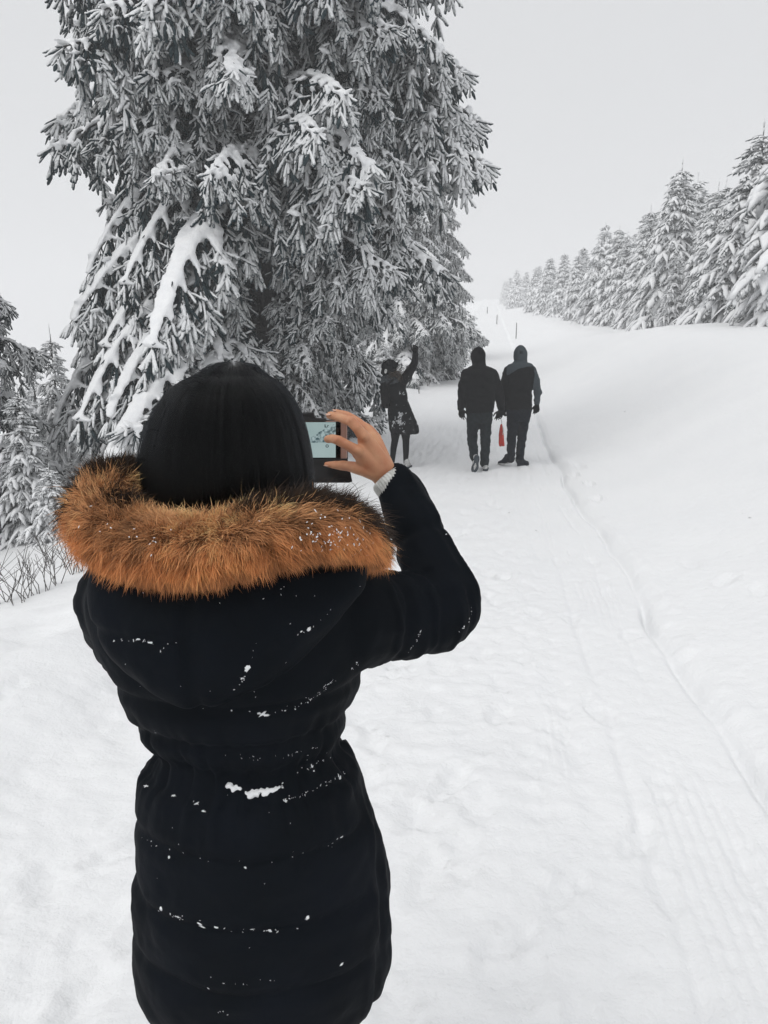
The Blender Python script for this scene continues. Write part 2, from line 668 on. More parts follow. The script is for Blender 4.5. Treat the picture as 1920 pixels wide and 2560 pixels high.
T_FINE = shoot_template(6, [(0, 0.5), (0.2, 0.85), (0.55, 1.0), (0.85, 0.95), (0.97, 0.6)])
T_MID = shoot_template(5, [(0, 0.6), (0.4, 1.0), (0.85, 0.7)])
T_LOW = shoot_template(4, [(0, 0.6), (0.5, 1.0)])


def shoots(acc, O, D, Ln, Rr, tmpl, rg, jit=0.3, mi=0):
    O, D, Ln, Rr = map(np.asarray, (O, D, Ln, Rr))
    D = D / np.linalg.norm(D, axis=1)[:, None]
    ref = np.where(np.abs(D[:, 2:3]) < 0.9, np.array([[0, 0, 1.0]]), np.array([[1.0, 0, 0]]))
    U = np.cross(D, ref)
    U /= np.linalg.norm(U, axis=1)[:, None]
    W = np.cross(U, D)
    TV, TQ, TT = tmpl
    N, kv = len(O), len(TV)
    j = 1 + jit * (rg.random((N, kv, 1)) * 2 - 1)
    bend = (rg.random((N, 1, 1)) - 0.3) * 0.25 * Ln[:, None, None] * (TV[None, :, 2:3] ** 2)
    V = O[:, None] + (TV[None, :, 0:1] * U[:, None] + TV[None, :, 1:2] * W[:, None]) * Rr[:, None, None] * j + TV[None, :, 2:3] * D[:, None] * Ln[:, None, None]
    V = V - bend * np.array([0, 0, 1.0])
    offs = (np.arange(N) * kv)[:, None, None]
    acc.add(V.reshape(-1, 3), [(TQ[None] + offs).reshape(-1, 4), (TT[None] + offs).reshape(-1, 3)], mi)


def snow_strip(acc, P, wd, ht_, lift, rg, ns=8, amp=0.3, mi=0):
    """lumpy pad of snow lying on a curve"""
    P = np.asarray(P, float)
    n = len(P)
    T = np.gradient(P, axis=0)
    T /= np.linalg.norm(T, axis=1)[:, None] + 1e-9
    S = np.cross(T, [0, 0, 1.0])
    S /= np.linalg.norm(S, axis=1)[:, None] + 1e-6
    Nn = np.cross(S, T)
    a = np.linspace(0, 2 * np.pi, ns, endpoint=False)
    k = 1 + amp * rg.normal(0, 1, (n, 1)) * 0.6 + amp * rg.normal(0, 1, (n, ns)) * 0.45
    k = np.clip(k, 0.35, 1.9)
    cx = np.cos(a)[None] * np.asarray(wd)[:, None] * k
    sy = np.where(np.sin(a) > 0, np.sin(a), 0.35 * np.sin(a))[None] * np.asarray(ht_)[:, None] * k + np.asarray(lift)[:, None]
    V = P[:, None] + cx[..., None] * S[:, None] + sy[..., None] * Nn[:, None]
    V = np.vstack([V.reshape(-1, 3), P[0], P[-1]])
    j = np.arange(ns)
    acc.add(V, [grid_faces(n, ns), np.stack([(j + 1) % ns, j, np.full(ns, n * ns)], -1),
                np.stack([(n - 1) * ns + j, (n - 1) * ns + (j + 1) % ns, np.full(ns, n * ns + 1)], -1)], mi)


def rot_z(v, a):
    return np.array([v[0] * math.cos(a) - v[1] * math.sin(a), v[0] * math.sin(a) + v[1] * math.cos(a), v[2]])


DOWN = np.array([0, 0, -1.0])


def gen_branch(seed, L=3.2, rise=0.1, droop=0.45, snow=0.06, spacing=0.10, sr=0.0205, sl=0.205, tmpl=T_FINE, hang=0.7, start=0.14, node=0.062):
    rg = np.random.default_rng(seed)
    wood, ned, sno = Acc(), Acc(), Acc()
    sw = rg.normal(0, 0.06)
    tt = np.linspace(0, 1, 26)
    wx = np.cumsum(rg.normal(0, 0.012, 26))

    def axis(t):
        t = np.asarray(t, float)
        return np.stack([L * t * (1 - 0.12 * t * t * droop), L * (sw * t * t) + np.interp(t, tt, wx), L * (rise * t - droop * t ** 2.0) + 0.06 * L * np.clip(t - 0.8, 0, 1) ** 2 * 8], -1)

    P = axis(tt)
    wood.add(*tube(P, np.interp(tt, [0, 1], [0.016 * L, 0.006])))
    O, D, Ln, Rr = [], [], [], []
    O2, D2_, L2_, R2_ = [], [], [], []
    t = start
    side = 1
    while t < 0.985:
        p = axis(t)
        tg = axis(min(t + 0.02, 1.02)) - axis(t - 0.02)
        tg /= np.linalg.norm(tg)
        shape = math.sin(math.pi * min(1, (t * 0.9 + 0.12)) ** 0.9)
        lb = (0.30 * L * max(shape, 0.0) * (0.6 + 0.7 * rg.random())) + 0.14
        ang = side * R(38 + 26 * rg.random())
        d0 = rot_z(tg, ang)
        d0[2] += rg.normal(0, 0.12)
        d0 /= np.linalg.norm(d0)
        hg = hang * (0.6 + 0.6 * rg.random())
        us = np.linspace(0, 1, max(4, int(lb / 0.08)))
        Q = p + lb * (us[:, None] * (1 - 0.45 * us[:, None]) * d0 + hg * (us[:, None] ** 1.7) * DOWN)
        wood.add(*tube(Q, np.interp(us, [0, 1], [0.008, 0.003]), ns=3, cap=False))
        m = max(2, int(lb / node))
        for i in range(m):
            u = (i + rg.random()) / m
            k = min(int(u * (len(us) - 1)), len(us) - 2)
            q = Q[k] + (Q[k + 1] - Q[k]) * (u * (len(us) - 1) - k)
            tq = Q[k + 1] - Q[k]
            tq /= np.linalg.norm(tq)
            sd_ = np.cross(tq, [0, 0, 1.0]) + 1e-3
            sd_ /= np.linalg.norm(sd_)
            if u < 0.36:                      # dark twigs added to paint shade into the bough's interior
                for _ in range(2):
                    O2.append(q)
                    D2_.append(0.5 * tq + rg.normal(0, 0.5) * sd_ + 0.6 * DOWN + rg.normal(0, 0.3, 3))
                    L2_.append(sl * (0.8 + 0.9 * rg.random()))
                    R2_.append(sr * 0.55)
                continue
            sg = -1 if (i + side) % 2 else 1
            st = 0.7 * tq + sg * (0.25 + 0.6 * rg.random()) * sd_ + (0.15 + 0.5 * rg.random()) * DOWN * hang + rg.normal(0, 0.22, 3)
            st /= np.linalg.norm(st)
            lt = (0.05 + 0.22 * rg.random() ** 1.5) * (1.15 - 0.6 * u)
            nf_ = 1 + int(lt / 0.05)
            for c in range(nf_ + 1):
                v_ = st if c == nf_ else st * 0.75 + (1 if c % 2 else -1) * (0.3 + 0.5 * rg.random()) * np.cross(st, [0.3, 0.2, 1.0]) + (0.2 + 0.5 * rg.random()) * DOWN
                O.append(q + st * lt * c / nf_ + 0.25 * lt * (c / nf_) ** 2 * DOWN)
                D.append(v_ + rg.normal(0, 0.2, 3))
                Ln.append(sl * (0.55 + 0.65 * rg.random()))
                Rr.append(sr * (0.7 + 0.55 * rg.random()))
        tq = Q[-1] - Q[-2]
        tq /= np.linalg.norm(tq)
        for sg in (-0.5, 0, 0.5):
            O.append(Q[-1])
            D.append(tq + sg * np.cross(tq, [0, 0, 1.0]) + rg.normal(0, 0.1, 3))
            Ln.append(sl * (0.8 + 0.6 * rg.random()))
            Rr.append(sr * (0.8 + 0.4 * rg.random()))
        # snow caught on the first stretch of the side branch
        kk = max(3, int(len(us) * ((0.45 if snow < 0.1 else 0.3) + 0.4 * rg.random())))
        if rg.random() < 0.85:
            f = np.sin(np.pi * np.linspace(0.12, 0.97, kk)) ** 0.6 * (0.6 + 0.8 * rg.random())
            snow_strip(sno, Q[:kk], snow * 0.8 * f, snow * 0.5 * f, np.full(kk, 0.015), rg, ns=6, amp=0.3 if snow < 0.1 else 0.12)
        for _ in range(4 if snow < 0.1 else 1):                    # loose cushions on the shoots
            q = Q[rg.integers(1, len(Q))] + rg.normal(0, 0.03, 3)
            dq = np.append(rg.normal(0, 0.05, 2), -0.03)
            snow_strip(sno, np.array([q - dq, q, q + dq]) + [0, 0, 0.02], snow * np.array([0.35, 0.65, 0.35]) * (0.7 + 0.7 * rg.random()), snow * np.array([0.2, 0.38, 0.2]), np.zeros(3), rg, ns=6)
        t += spacing / L * (0.6 + 0.8 * rg.random())
        side = -side
    tq = P[-1] - P[-2]
    tq /= np.linalg.norm(tq)
    for sg in (-0.6, -0.2, 0.25, 0.6):
        O.append(P[-1])
        D.append(tq + sg * np.cross(tq, [0, 0, 1.0]) + rg.normal(0, 0.1, 3))
        Ln.append(sl * 1.2)
        Rr.append(sr)
    O, D, Ln, Rr = map(np.array, (O, D, Ln, Rr))
    shade_sel = vnoise(O[:, 0] * 5 + seed, O[:, 1] * 5, O[:, 2] * 5) + 0.35 * rg.normal(0, 1, len(O)) > 0.36              # random clumps of unrimed shoots, coloured dark to stand in for shaded gaps
    shoots(ned, O[~shade_sel], D[~shade_sel], Ln[~shade_sel], Rr[~shade_sel], tmpl, rg, 0.42)
    O2, D2_, L2_, R2_ = list(O2) + list(O[shade_sel] + 0.02 * DOWN), list(D2_) + list(D[shade_sel] + 0.4 * DOWN), list(L2_) + list(Ln[shade_sel] * 0.9), list(R2_) + list(Rr[shade_sel] * 1.05)
    # snow ridge along the main limb
    ts = np.linspace(0.1, 0.99, 40)
    PP = axis(ts)
    f = np.sin(np.pi * np.linspace(0.05, 0.95, 40)) ** 0.6
    lump = np.clip(0.25 + 1.25 * np.interp(ts, np.linspace(0, 1, 15), rg.random(15)), 0.3, 1.6) if snow < 0.1 else 0.75 + 0.5 * np.interp(ts, np.linspace(0, 1, 9), rg.random(9))
    snow_strip(sno, PP, snow * (1.15 if snow < 0.1 else 1.75) * f * lump, snow * (0.8 if snow < 0.1 else 0.62) * f * lump, np.full(40, 0.02), rg, ns=10, amp=0.2 if snow < 0.1 else 0.08)
    a = Acc()
    for src, mi in ((wood, 1), (ned, 0)):
        for V_, in [(np.concatenate(src.V),)]:
            a.add(V_, [np.concatenate(src.F[k]) for k in sorted(src.F)], mi)
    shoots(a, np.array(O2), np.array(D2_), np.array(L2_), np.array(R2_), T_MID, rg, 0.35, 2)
    sm_ = fuse('snow_load', [(np.concatenate(sno.V), [np.concatenate(sno.F[k]) for k in sorted(sno.F)])], 0.02 if snow < 0.1 else 0.026, 2 if snow < 0.1 else 8, [M_SNOW])
    crease(sm_, 0.010, 11 if snow < 0.1 else 7, (1, 1, 1), seed)
    crease(sm_, 0.006, 30, (1, 1, 1), seed + 5)
    return a.mesh('branch', [M_NEEDLE, M_BARK, M_GAP_SHADE]), sm_


LB = 3.2
BR = [gen_branch(11, droop=0.30, snow=0.075), gen_branch(12, droop=0.42, snow=0.07), gen_branch(13, droop=0.50, snow=0.09),
      gen_branch(14, droop=0.36, snow=0.062, hang=0.9), gen_branch(15, droop=0.55, snow=0.075, hang=0.85)]
BR_HEAVY = [gen_branch(21, droop=0.92, snow=0.105, rise=0.26, hang=0.5), gen_branch(22, droop=1.0, snow=0.125, rise=0.26, hang=0.45), gen_branch(23, droop=0.82, snow=0.10, rise=0.2, hang=0.5)]


def trunk_mesh(H, r0, lean=0.0, seed=0):
    rg = np.random.default_rng(seed)
    n = 26
    z = np.linspace(-0.25, H, n)
    P = np.stack([lean * z + np.cumsum(rg.normal(0, 0.008, n)), np.cumsum(rg.normal(0, 0.008, n)), z], -1)
    return mesh_np('trunk', *tube(P, np.interp(z, [-0.25, 0.15, 0.6, H], [r0 * 1.5, r0 * 1.15, r0, 0.02]), ns=12), True, [M_BARK])


def spruce(x, y, H, label, radius, whorl, seed, r0=0.17, pick=None, skip=None, z0=0.7, per=7, group=None, ztop=None, sc_w=1.0, relief=0.5, extra=()):
    """tall tree put together from single limbs; radius(z_tip_fraction, azimuth) -> reach in metres"""
    rg = np.random.default_rng(seed)
    zg = gz(x, y)
    t = empty('spruce_tree', (x, y, zg - 0.02))
    tag(t, label, 'tree', group)
    link('trunk', trunk_mesh(H, r0, seed=seed), t)
    z = z0
    a0 = rg.random() * 6.28
    n = 0
    while z < (ztop or H - 0.4):
        a0 += 0.7
        for k in range(per):
            az = a0 + k * 2 * math.pi / per + rg.normal(0, 0.16)
            zz = z + rg.normal(0, 0.1)
            rr = radius(zz, az) * (0.85 + 0.25 * rg.random())
            rr *= float(np.clip(1.02 + (relief(zz, az) if callable(relief) else relief) * vnoise(math.cos(az) * 2.1 + seed, math.sin(az) * 2.1, zz * 0.95), 0.42, 1.06))
            if rr < 0.3 or (skip and skip(zz, az, rg)):
                continue
            bm, sm = pick(zz, az, rg) if pick else BR[rg.integers(len(BR))]
            s = rr / LB
            o = link('branch', bm, t, (0, 0, zz))
            o.rotation_euler = (rg.normal(0, 0.12), rg.normal(0, 0.07), az)
            wy = s ** 0.55 * (0.95 + 0.2 * rg.random()) * sc_w
            o.scale = (s, min(wy, 1.25), s ** 0.8)
            link('snow_load', sm, o)
            n += 1
        z += whorl * (0.8 + 0.4 * rg.random())
    for zz, az, rr, bm, sm in extra:
        o = link('branch', bm, t, (0, 0, zz))
        o.rotation_euler = (rg.normal(0, 0.1), rg.normal(0, 0.05), az)
        o.scale = (rr / LB, 0.9, (rr / LB) ** 0.8)
        link('snow_load', sm, o)
    return t, n + len(extra)


# azimuth is measured from +x; the camera lies towards -y
TX, TY = -1.87, 12.5


def ang_to(az, ref):
    return abs((az - ref + math.pi) % (2 * math.pi) - math.pi)


def big_radius(z, az):
    r = np.interp(z, [0.5, 1.5, 3, 4.5, 6.5, 8, 10, 12, 15], [3.0, 3.05, 3.05, 3.15, 3.2, 3.0, 2.5, 1.8, 0.6])
    if z > 5.6:
        r *= 1 + (0.10 if z < 7.5 else -0.05) * smooth(R(70), R(35), ang_to(az, R(185)))
    r *= 1 - 0.2 * math.exp(-((z - 4.9) / 0.45) ** 2) * (ang_to(az, R(180)) < R(60))
    if z < 4.6:
        r *= 1 + 0.16 * smooth(R(75), R(30), ang_to(az, R(205)))
    if 3.2 < z < 4.6:
        r *= 1 - 0.16 * smooth(R(50), R(20), ang_to(az, R(180)))
    if z < 3.4:                                        # branches beside the track are shorter
        d = ang_to(az, R(-28))
        r *= 1 - smooth(R(80), R(45), d) * np.interp(z, [0.5, 1.6, 2.8, 3.4], [0.64, 0.60, 0.44, 0.2])
    return r


def big_relief(z, az):
    return 0.5 - (0.45 * smooth(R(65), R(35), ang_to(az, R(185))) if 5.7 < z < 8.4 else 0)


def big_skip(z, az, rg):
    d = ang_to(az, R(-80))
    return z < 3.9 and d < R(30) and rg.random() < 0.85


def big_pick(z, az, rg):
    if 1.6 < z < 5.0 and ang_to(az, R(208)) < R(54) and rg.random() < 0.93:
        return BR_HEAVY[rg.integers(3)]
    return BR[rg.integers(len(BR))]


big, nb = spruce(TX, TY, 15.0, 'huge old spruce with a dark trunk and hanging rimed branches beside the track', big_radius, 0.42, 3, r0=0.19, pick=big_pick, skip=big_skip, per=8, ztop=12.4, relief=big_relief,
                 extra=[(1.9 + 0.33 * k, R(182 + (k * 37) % 62), 3.0 + 0.12 * (k % 4), BR_HEAVY[k % 3][0], BR_HEAVY[k % 3][1]) for k in range(10)])
print('branches big', nb)


def cone_radius(H, rb, p=0.8):
    return lambda z, az: rb * max(0.0, 1 - z / H) ** p + 0.1


p = hit(1128, 915)
second, nb2 = spruce(0.5, 24.5, 10.5, 'dense spruce behind the waving person, standing past the huge spruce', cone_radius(10.5, 2.55, 0.75), 0.5, 5, r0=0.14, z0=0.3, per=7)
third, _ = spruce(2.0, 33.0, 9.5, 'smaller spruce half hidden at the track, farthest of those past the huge one', cone_radius(9.5, 2.6, 0.75), 0.6, 6, r0=0.13, z0=0.3, per=6)
edge_t, _ = spruce(-7.25, 11.0, 12.0, 'tall spruce with its trunk outside the picture and drooping dark boughs', cone_radius(12.0, 2.45, 0.8), 0.45, 8, r0=0.13, z0=0.35, per=7, pick=lambda z, az, rg: BR[rg.integers(2, 5)])


# ---- whole crowns for the smaller trees
def gen_crown(seed, H=6.0, rb=1.7, whorl=0.27, per=7, snow=0.105, droop=0.8, rise=0.22, sr=0.033, sl=0.2, tmpl=T_LOW, tmpl_p=0.8, step=0.105, lean=0.0):
    rg = np.random.default_rng(seed)
    ned, sno, wood = Acc(), Acc(), Acc()
    O, D, Ln, Rr = [], [], [], []
    z = 0.12
    a0 = 0
    while z < H - 0.12:
        f = 1 - z / H
        a0 += 0.6 + rg.random()
        m = per if f > 0.25 else 5
        for k in range(m):
            az = a0 + k * 2 * math.pi / m + rg.normal(0, 0.18)
            L = (rb * f ** tmpl_p * (0.7 + 0.5 * rg.random())) + 0.10
            dh = np.array([math.cos(az), math.sin(az), 0])
            n = max(5, int(L / 0.14))
            u = np.linspace(0, 1, n)
            dr = droop * (0.7 + 0.5 * rg.random()) * (0.25 + 0.75 * f ** 0.6)
            zz = z + rg.normal(0, 0.05)
            Q = np.array([0, 0, zz]) + L * (u[:, None] * (1 - 0.2 * u[:, None]) * dh + (rise * u[:, None] - dr * u[:, None] ** 1.8) * np.array([0, 0, 1.0]))
            wood.add(*tube(Q, np.interp(u, [0, 1], [0.012, 0.004]), ns=3, cap=False))
            sdv = np.array([-dh[1], dh[0], 0])
            mm = max(2, int(L / step))
            for i in range(mm):
                uu = 0.18 + 0.8 * (i + rg.random()) / mm
                kx = min(int(uu * (n - 1)), n - 2)
                q = Q[kx] + (Q[kx + 1] - Q[kx]) * (uu * (n - 1) - kx)
                tq = Q[kx + 1] - Q[kx]
                tq /= np.linalg.norm(tq)
                wing = 0.36 * L * (1 - uu) + 0.05
                for sg in (-1, 1):
                    w_ = wing * (0.5 + 0.7 * rg.random())
                    nn = 1 + int(w_ / 0.12)
                    dd = 0.7 * tq + sg * sdv * (0.6 + 0.3 * rg.random()) + np.array([0, 0, -0.25])
                    dd /= np.linalg.norm(dd)
                    for c in range(nn):
                        O.append(q + dd * w_ * c / max(nn, 1) + np.array([0, 0, -0.25 * w_ * (c / max(nn, 1)) ** 2]))
                        D.append(dd + rg.normal(0, 0.22, 3) + np.array([0, 0, -0.3 - 0.3 * rg.random()]))
                        Ln.append(sl * (0.6 + 0.7 * rg.random()))
                        Rr.append(sr * (0.7 + 0.6 * rg.random()))
            tq = Q[-1] - Q[-2]
            O.append(Q[-1])
            D.append(tq)
            Ln.append(sl)
            Rr.append(sr)
            g = np.sin(np.pi * np.linspace(0.06, 0.95, n)) ** 0.6 * np.clip(0.35 + 1.1 * rg.random(n), 0.4, 1.3)
            sc = min(1.0, 0.3 + L / rb) * (0.55 + 0.6 * rg.random())
            snow_strip(sno, Q, snow * sc * g * 1.25, snow * sc * g * 0.8, np.full(n, 0.03), rg, ns=7, amp=0.32)
            if L > 0.6:
                for sg, i0 in ((-1, n // 4), (1, n // 3), (-1, n // 2), (1, (3 * n) // 5)):
                    dd = sg * sdv * 0.8 + 0.6 * dh
                    W_ = Q[i0] + L * 0.32 * np.linspace(0.1, 1, 5)[:, None] * dd + np.linspace(0, 1, 5)[:, None] ** 1.5 * np.array([0, 0, -0.3 * L])
                    g5 = np.sin(np.pi * np.linspace(0.12, 0.95, 5))
                    snow_strip(sno, W_, snow * sc * g5, snow * 0.6 * sc * g5, np.full(5, 0.03), rg, ns=6, amp=0.3)
        z += whorl * (0.7 + 0.5 * rg.random()) * (0.75 + 0.25 * f)
    # leader
    for k in range(3):
        O.append(np.array([0, 0, H - 0.45 + 0.2 * k]))
        D.append(np.array([rg.normal(0, 0.05), rg.normal(0, 0.05), 1.0]))
        Ln.append(0.3)
        Rr.append(sr * 0.7)
    shoots(ned, np.array(O), np.array(D), np.array(Ln), np.array(Rr), tmpl, rg)
    a = Acc()
    for src, mi in ((wood, 1), (ned, 0)):
        a.add(np.concatenate(src.V), [np.concatenate(src.F[k]) for k in sorted(src.F)], mi)
    tr_ = mesh_np('trunk', *tube(np.array([[0, 0, -0.4], [0, 0, H * 0.3], [0, 0, H * 0.7], [0, 0, H]]), [0.09, 0.07, 0.035, 0.01], ns=7), True, [M_BARK])
    return a.mesh('crown', [M_NEEDLE_FAR, M_BARK]), sno.mesh('snow_cover', [M_SNOW]), tr_, H


CR = [gen_crown(31), gen_crown(32, rb=1.9, droop=0.85), gen_crown(33, rb=1.6, snow=0.12, droop=0.7), gen_crown(34, rb=1.9, snow=0.13, whorl=0.3)]
CR_Y = [gen_crown(41, H=3.6, rb=1.15, whorl=0.23, per=6, snow=0.065, droop=0.35, rise=0.12, sr=0.022, sl=0.14, step=0.085, tmpl_p=0.75),
        gen_crown(42, H=3.0, rb=1.1, whorl=0.22, per=6, snow=0.07, droop=0.4, rise=0.1, sr=0.022, sl=0.14, step=0.085, tmpl_p=0.75)]


def crown_tree(x, y, h, cr, label, group=None, wide=1.0, rz=None, dz=-0.05):
    crown, cover, tr_, H = cr
    t = empty('spruce_tree', (x, y, gz(x, y) + dz), random.random() * 6.28 if rz is None else rz)
    t.rotation_euler[0] = random.gauss(0, 0.03)
    t.rotation_euler[1] = random.gauss(0, 0.03)
    wx_ = random.uniform(0.88, 1.15)
    tag(t, label, 'tree', group)
    for nm, me in (('trunk', tr_), ('crown', crown), ('snow_cover', cover)):
        o = link(nm, me, t)
        o.scale = (h / H * wide * wx_, h / H * wide / wx_, h / H)
    return t


ORD = ['first', 'second', 'third', 'fourth', 'fifth', 'sixth', 'seventh', 'eighth', 'ninth', 'tenth', 'eleventh', 'twelfth']


def xy(l, s):
    return l * cR + s * sR, -l * sR + s * cR


# front row on the bank, from the near end: (lateral, along, height, wide, crown)
row = [(8.5, 21.8, 8.0, 1.2, 3), (7.7, 24.6, 5.6, 1.3, 1), (8.0, 29.0, 5.0, 1.25, 0), (7.5, 34.0, 6.8, 1.15, 1),
       (7.6, 39.0, 5.6, 1.2, 2), (7.2, 44.5, 5.0, 1.2, 0), (7.0, 52.0, 6.3, 1.15, 3), (6.6, 60.0, 5.0, 1.2, 1), (6.2, 69.0, 5.4, 1.2, 2),
       (5.6, 79.0, 5.6, 1.2, 0), (5.2, 91.0, 5.0, 1.2, 3)]
looks = ['tallest snow-laden spruce on the bank, cut off by the picture edge', 'broad spruce with smooth snow slabs next to the tallest one on the bank',
         'low spruce in the dip between the broad one and the pointed one on the bank', 'pointed spruce rising clear above its neighbours on the bank']
for i, (l, s, h, wd, c) in enumerate(row):
    x, y = xy(l, s)
    lab = looks[i] if i < 4 else '%s spruce of the front row on the bank counted from its near end' % ORD[i]
    crown_tree(x, y, h, CR[c], lab, 'snowy spruces on the bank', wd)
back = [(11.4, 24.5, 8.6, 1.2, 0), (10.8, 29.5, 7.0, 1.2, 2), (10.6, 34.5, 5.8, 1.2, 3), (10.2, 40.5, 7.2, 1.1, 1), (9.8, 47.0, 6.2, 1.15, 0), (9.4, 54, 5.8, 1.2, 2), (9, 63, 6.2, 1.1, 3), (8.6, 73, 5.6, 1.2, 0)]
for i, (l, s, h, wd, c) in enumerate(back):
    x, y = xy(l, s)
    crown_tree(x, y, h, CR[c], '%s spruce of the second row, its tip showing behind the front row' % ORD[i], 'snowy spruces on the bank', wd)
for i, (l, s, h, wd, c) in enumerate(((8.9, 26.8, 6.0, 1.3, 2), (8.4, 31.6, 5.4, 1.25, 1), (8.6, 36.6, 5.2, 1.3, 3), (8.1, 42.0, 6.0, 1.25, 1), (7.6, 48.2, 5.6, 1.3, 3), (7.4, 56.0, 5.2, 1.3, 0), (7.2, 64.5, 5.6, 1.25, 2), (6.6, 74.0, 5.0, 1.3, 1), (6.0, 85.0, 5.6, 1.25, 3))):
    x, y = xy(l, s)
    crown_tree(x, y, h, CR[c], '%s filler spruce wedged between the front and second rows on the bank' % ORD[i], 'snowy spruces on the bank', wd)
for i in range(16):
    s = 100 + 9 * i + random.uniform(-2, 2)
    l = 4.9 - 0.02 * i * 9 + random.uniform(-0.4, 1.8) + (i % 3) * 1.8
    x, y = xy(l, s)
    crown_tree(x, y, random.uniform(4.5, 6.2), CR[i % 4], 'pale far spruce dissolving in the fog where the row ends', 'fogbound spruces at the far end', 1.2)
# saplings standing in front of the row
for (l, s, h, lab) in ((7.0, 31.0, 2.9, 'slender sapling spruce in front of the pointed spruce'), (6.9, 25.6, 1.3, 'snow-buried little spruce at the foot of the broad one'),
                       (6.6, 36.5, 1.2, 'snow-buried little spruce at the foot of the pointed one')):
    x, y = xy(l, s)
    crown_tree(x, y, h, CR_Y[0], lab, None, 0.9)
# young trees on the slope below the track
for k, (xd, yt, D, c, wd, lab) in enumerate((
        (36, 838, 10.3, 0, 1.0, 'young spruce with a bare star-shaped tip standing just past the twigs on the slope'),
        (112, 716, 15.0, 0, 0.8, 'slim young spruce with a needle-thin spire on the slope below the track'),
        (158, 985, 11.0, 1, 1.1, 'bushy little spruce squeezed against the huge spruce on the slope'),
        (172, 752, 18.0, 1, 0.85, 'pale spruce behind the slim spired one on the slope'),
        (2, 800, 14.0, 1, 0.85, 'spruce half hidden by the drooping boughs of the tall one at the picture edge'),
        (72, 768, 21.0, 0, 0.9, 'hazy spruce farthest down the slope with only its tip showing'),
        (100, 1000, 9.3, 1, 1.2, 'low snow-smothered spruce bush at the foot of the slope trees'))):
    p = atd(xd, yt, D)
    h = max(1.0, p.z - gz(p.x, p.y))
    crown_tree(p.x, p.y, h, CR_Y[c], lab, 'young spruces on the slope', wd * min(1.0, 3.0 / h) ** 0.4)
# shrubby young growth at the edge of the track behind the waving person
for (xs, ys, h, lab) in ((1085, 925, 1.0, 'knee-high spruce at the track edge under the dense spruce'), (960, 985, 1.5, 'little dark spruce behind the waving person'),
                         (1018, 950, 1.1, 'tiny snowy spruce under the raised arm at the track edge')):
    p = hit(xs, ys)
    crown_tree(p.x, p.y, h, CR_Y[1], lab, None, 1.2)


# ------------------------------------------------------------------ bare twigs, poles, crumbs
def twig_bush(p, h, label, group, seed, stems=4, spread=0.45, r=0.0035):
    rg = np.random.default_rng(seed)
    a = Acc()
    for k in range(stems):
        d = np.array([rg.normal(0, spread), rg.normal(0, spread), 1.0])
        L = h * (0.6 + 0.5 * rg.random())
        u = np.linspace(0, 1, 6)
        Q = u[:, None] * L * d + np.cumsum(rg.normal(0, 0.012 * h / 0.4, (6, 3)), 0)
        Q[0] = (rg.normal(0, 0.03), rg.normal(0, 0.03), -0.08)
        a.add(*tube(Q, np.interp(u, [0, 1], [r, r * 0.45]), ns=4, cap=False))
        for j in range(rg.integers(2, 5)):
            i = rg.integers(2, 5)
            e = d + np.array([rg.normal(0, 0.8), rg.normal(0, 0.5), rg.random() * 0.4])
            B = Q[i] + np.linspace(0, 1, 4)[:, None] * e * L * (0.2 + 0.25 * rg.random())
            a.add(*tube(B, [r * 0.6, r * 0.55, r * 0.45, r * 0.35], ns=3, cap=False))
    o = link('shrub', a.mesh('shrub', [M_TWIG]), None, (p[0], p[1], gz(p[0], p[1])))
    tag(o, label, 'shrub', group)
    return o


k = 0
for (xd, yd, h) in ((15, 1300, .3), (40, 1305, .34), (65, 1290, .3), (95, 1280, .36), (120, 1265, .34), (-10, 1310, .36), (160, 1240, .42), (150, 1225, .3), (178, 1235, .4), (110, 1220, .28)):
    p = hit(xd * K, yd * K)
    twig_bush(p, h, 'leafless brown twigs sticking out of the snow mound beside the track', 'twigs on the snow mound', 60 + k, stems=5)
    k += 1
for (xd, yd, h) in ((60, 1170, .25), (100, 1160, .25), (130, 1150, .2)):
    p = hit(xd * K, yd * K)
    twig_bush(p, h, 'sparse grass-thin twigs on the snow below the young spruces', 'thin twigs below the spruces', 60 + k, stems=3, r=0.003)
    k += 1
for (xd, yd, h) in ((745, 905, .45), (765, 900, .5), (785, 890, .45), (800, 880, .5), (815, 870, .4), (905, 850, .4), (925, 835, .45), (955, 815, .35)):
    p = hit(xd * K, yd * K)
    twig_bush(p, h, 'frosted dry stalks at the edge of the track near the waving person', 'dry stalks along the track edge', 60 + k, stems=6, spread=0.25)
    k += 1

M_POLE = noisy('weathered_pole', (0.05, 0.05, 0.05), (0.11, 0.105, 0.1), 30, 0.8)
for (x_, ytop, ybot, lab) in ((1290, 808, 847, 'tallest of the dark snow poles, standing at the track edge above the walkers'),
                              (1242, 788, 811, 'middle one of the three dark snow poles along the track'), (1218, 768, 784, 'faintest snow pole, far up the track in the fog')):
    p = hit(x_, ybot)
    d = (p - Vector((0, 0, CAM_Z))).length
    h = (ybot - ytop) / FPX * d * 0.97
    t_ = empty('snow_pole', (p.x, p.y, gz(p.x, p.y)))
    tag(t_, lab, 'pole', 'snow poles along the track')
    a = Acc()
    rp = 0.0011 * d / 2
    a.add(*tube(np.array([[0, 0, -0.2], [0, 0, h * 0.5], [0.01, 0, h]]), [rp, rp, rp * 0.8], ns=8))
    link('shaft', a.mesh('shaft', [M_POLE]), t_)
    a = Acc()
    a.add(*rcone((0.01, 0, h), rp * 0.9, (0.01, 0, h + rp), rp * 0.5, ns=8))
    link('snow_cap', a.mesh('snow_cap', [M_SNOW]), t_)

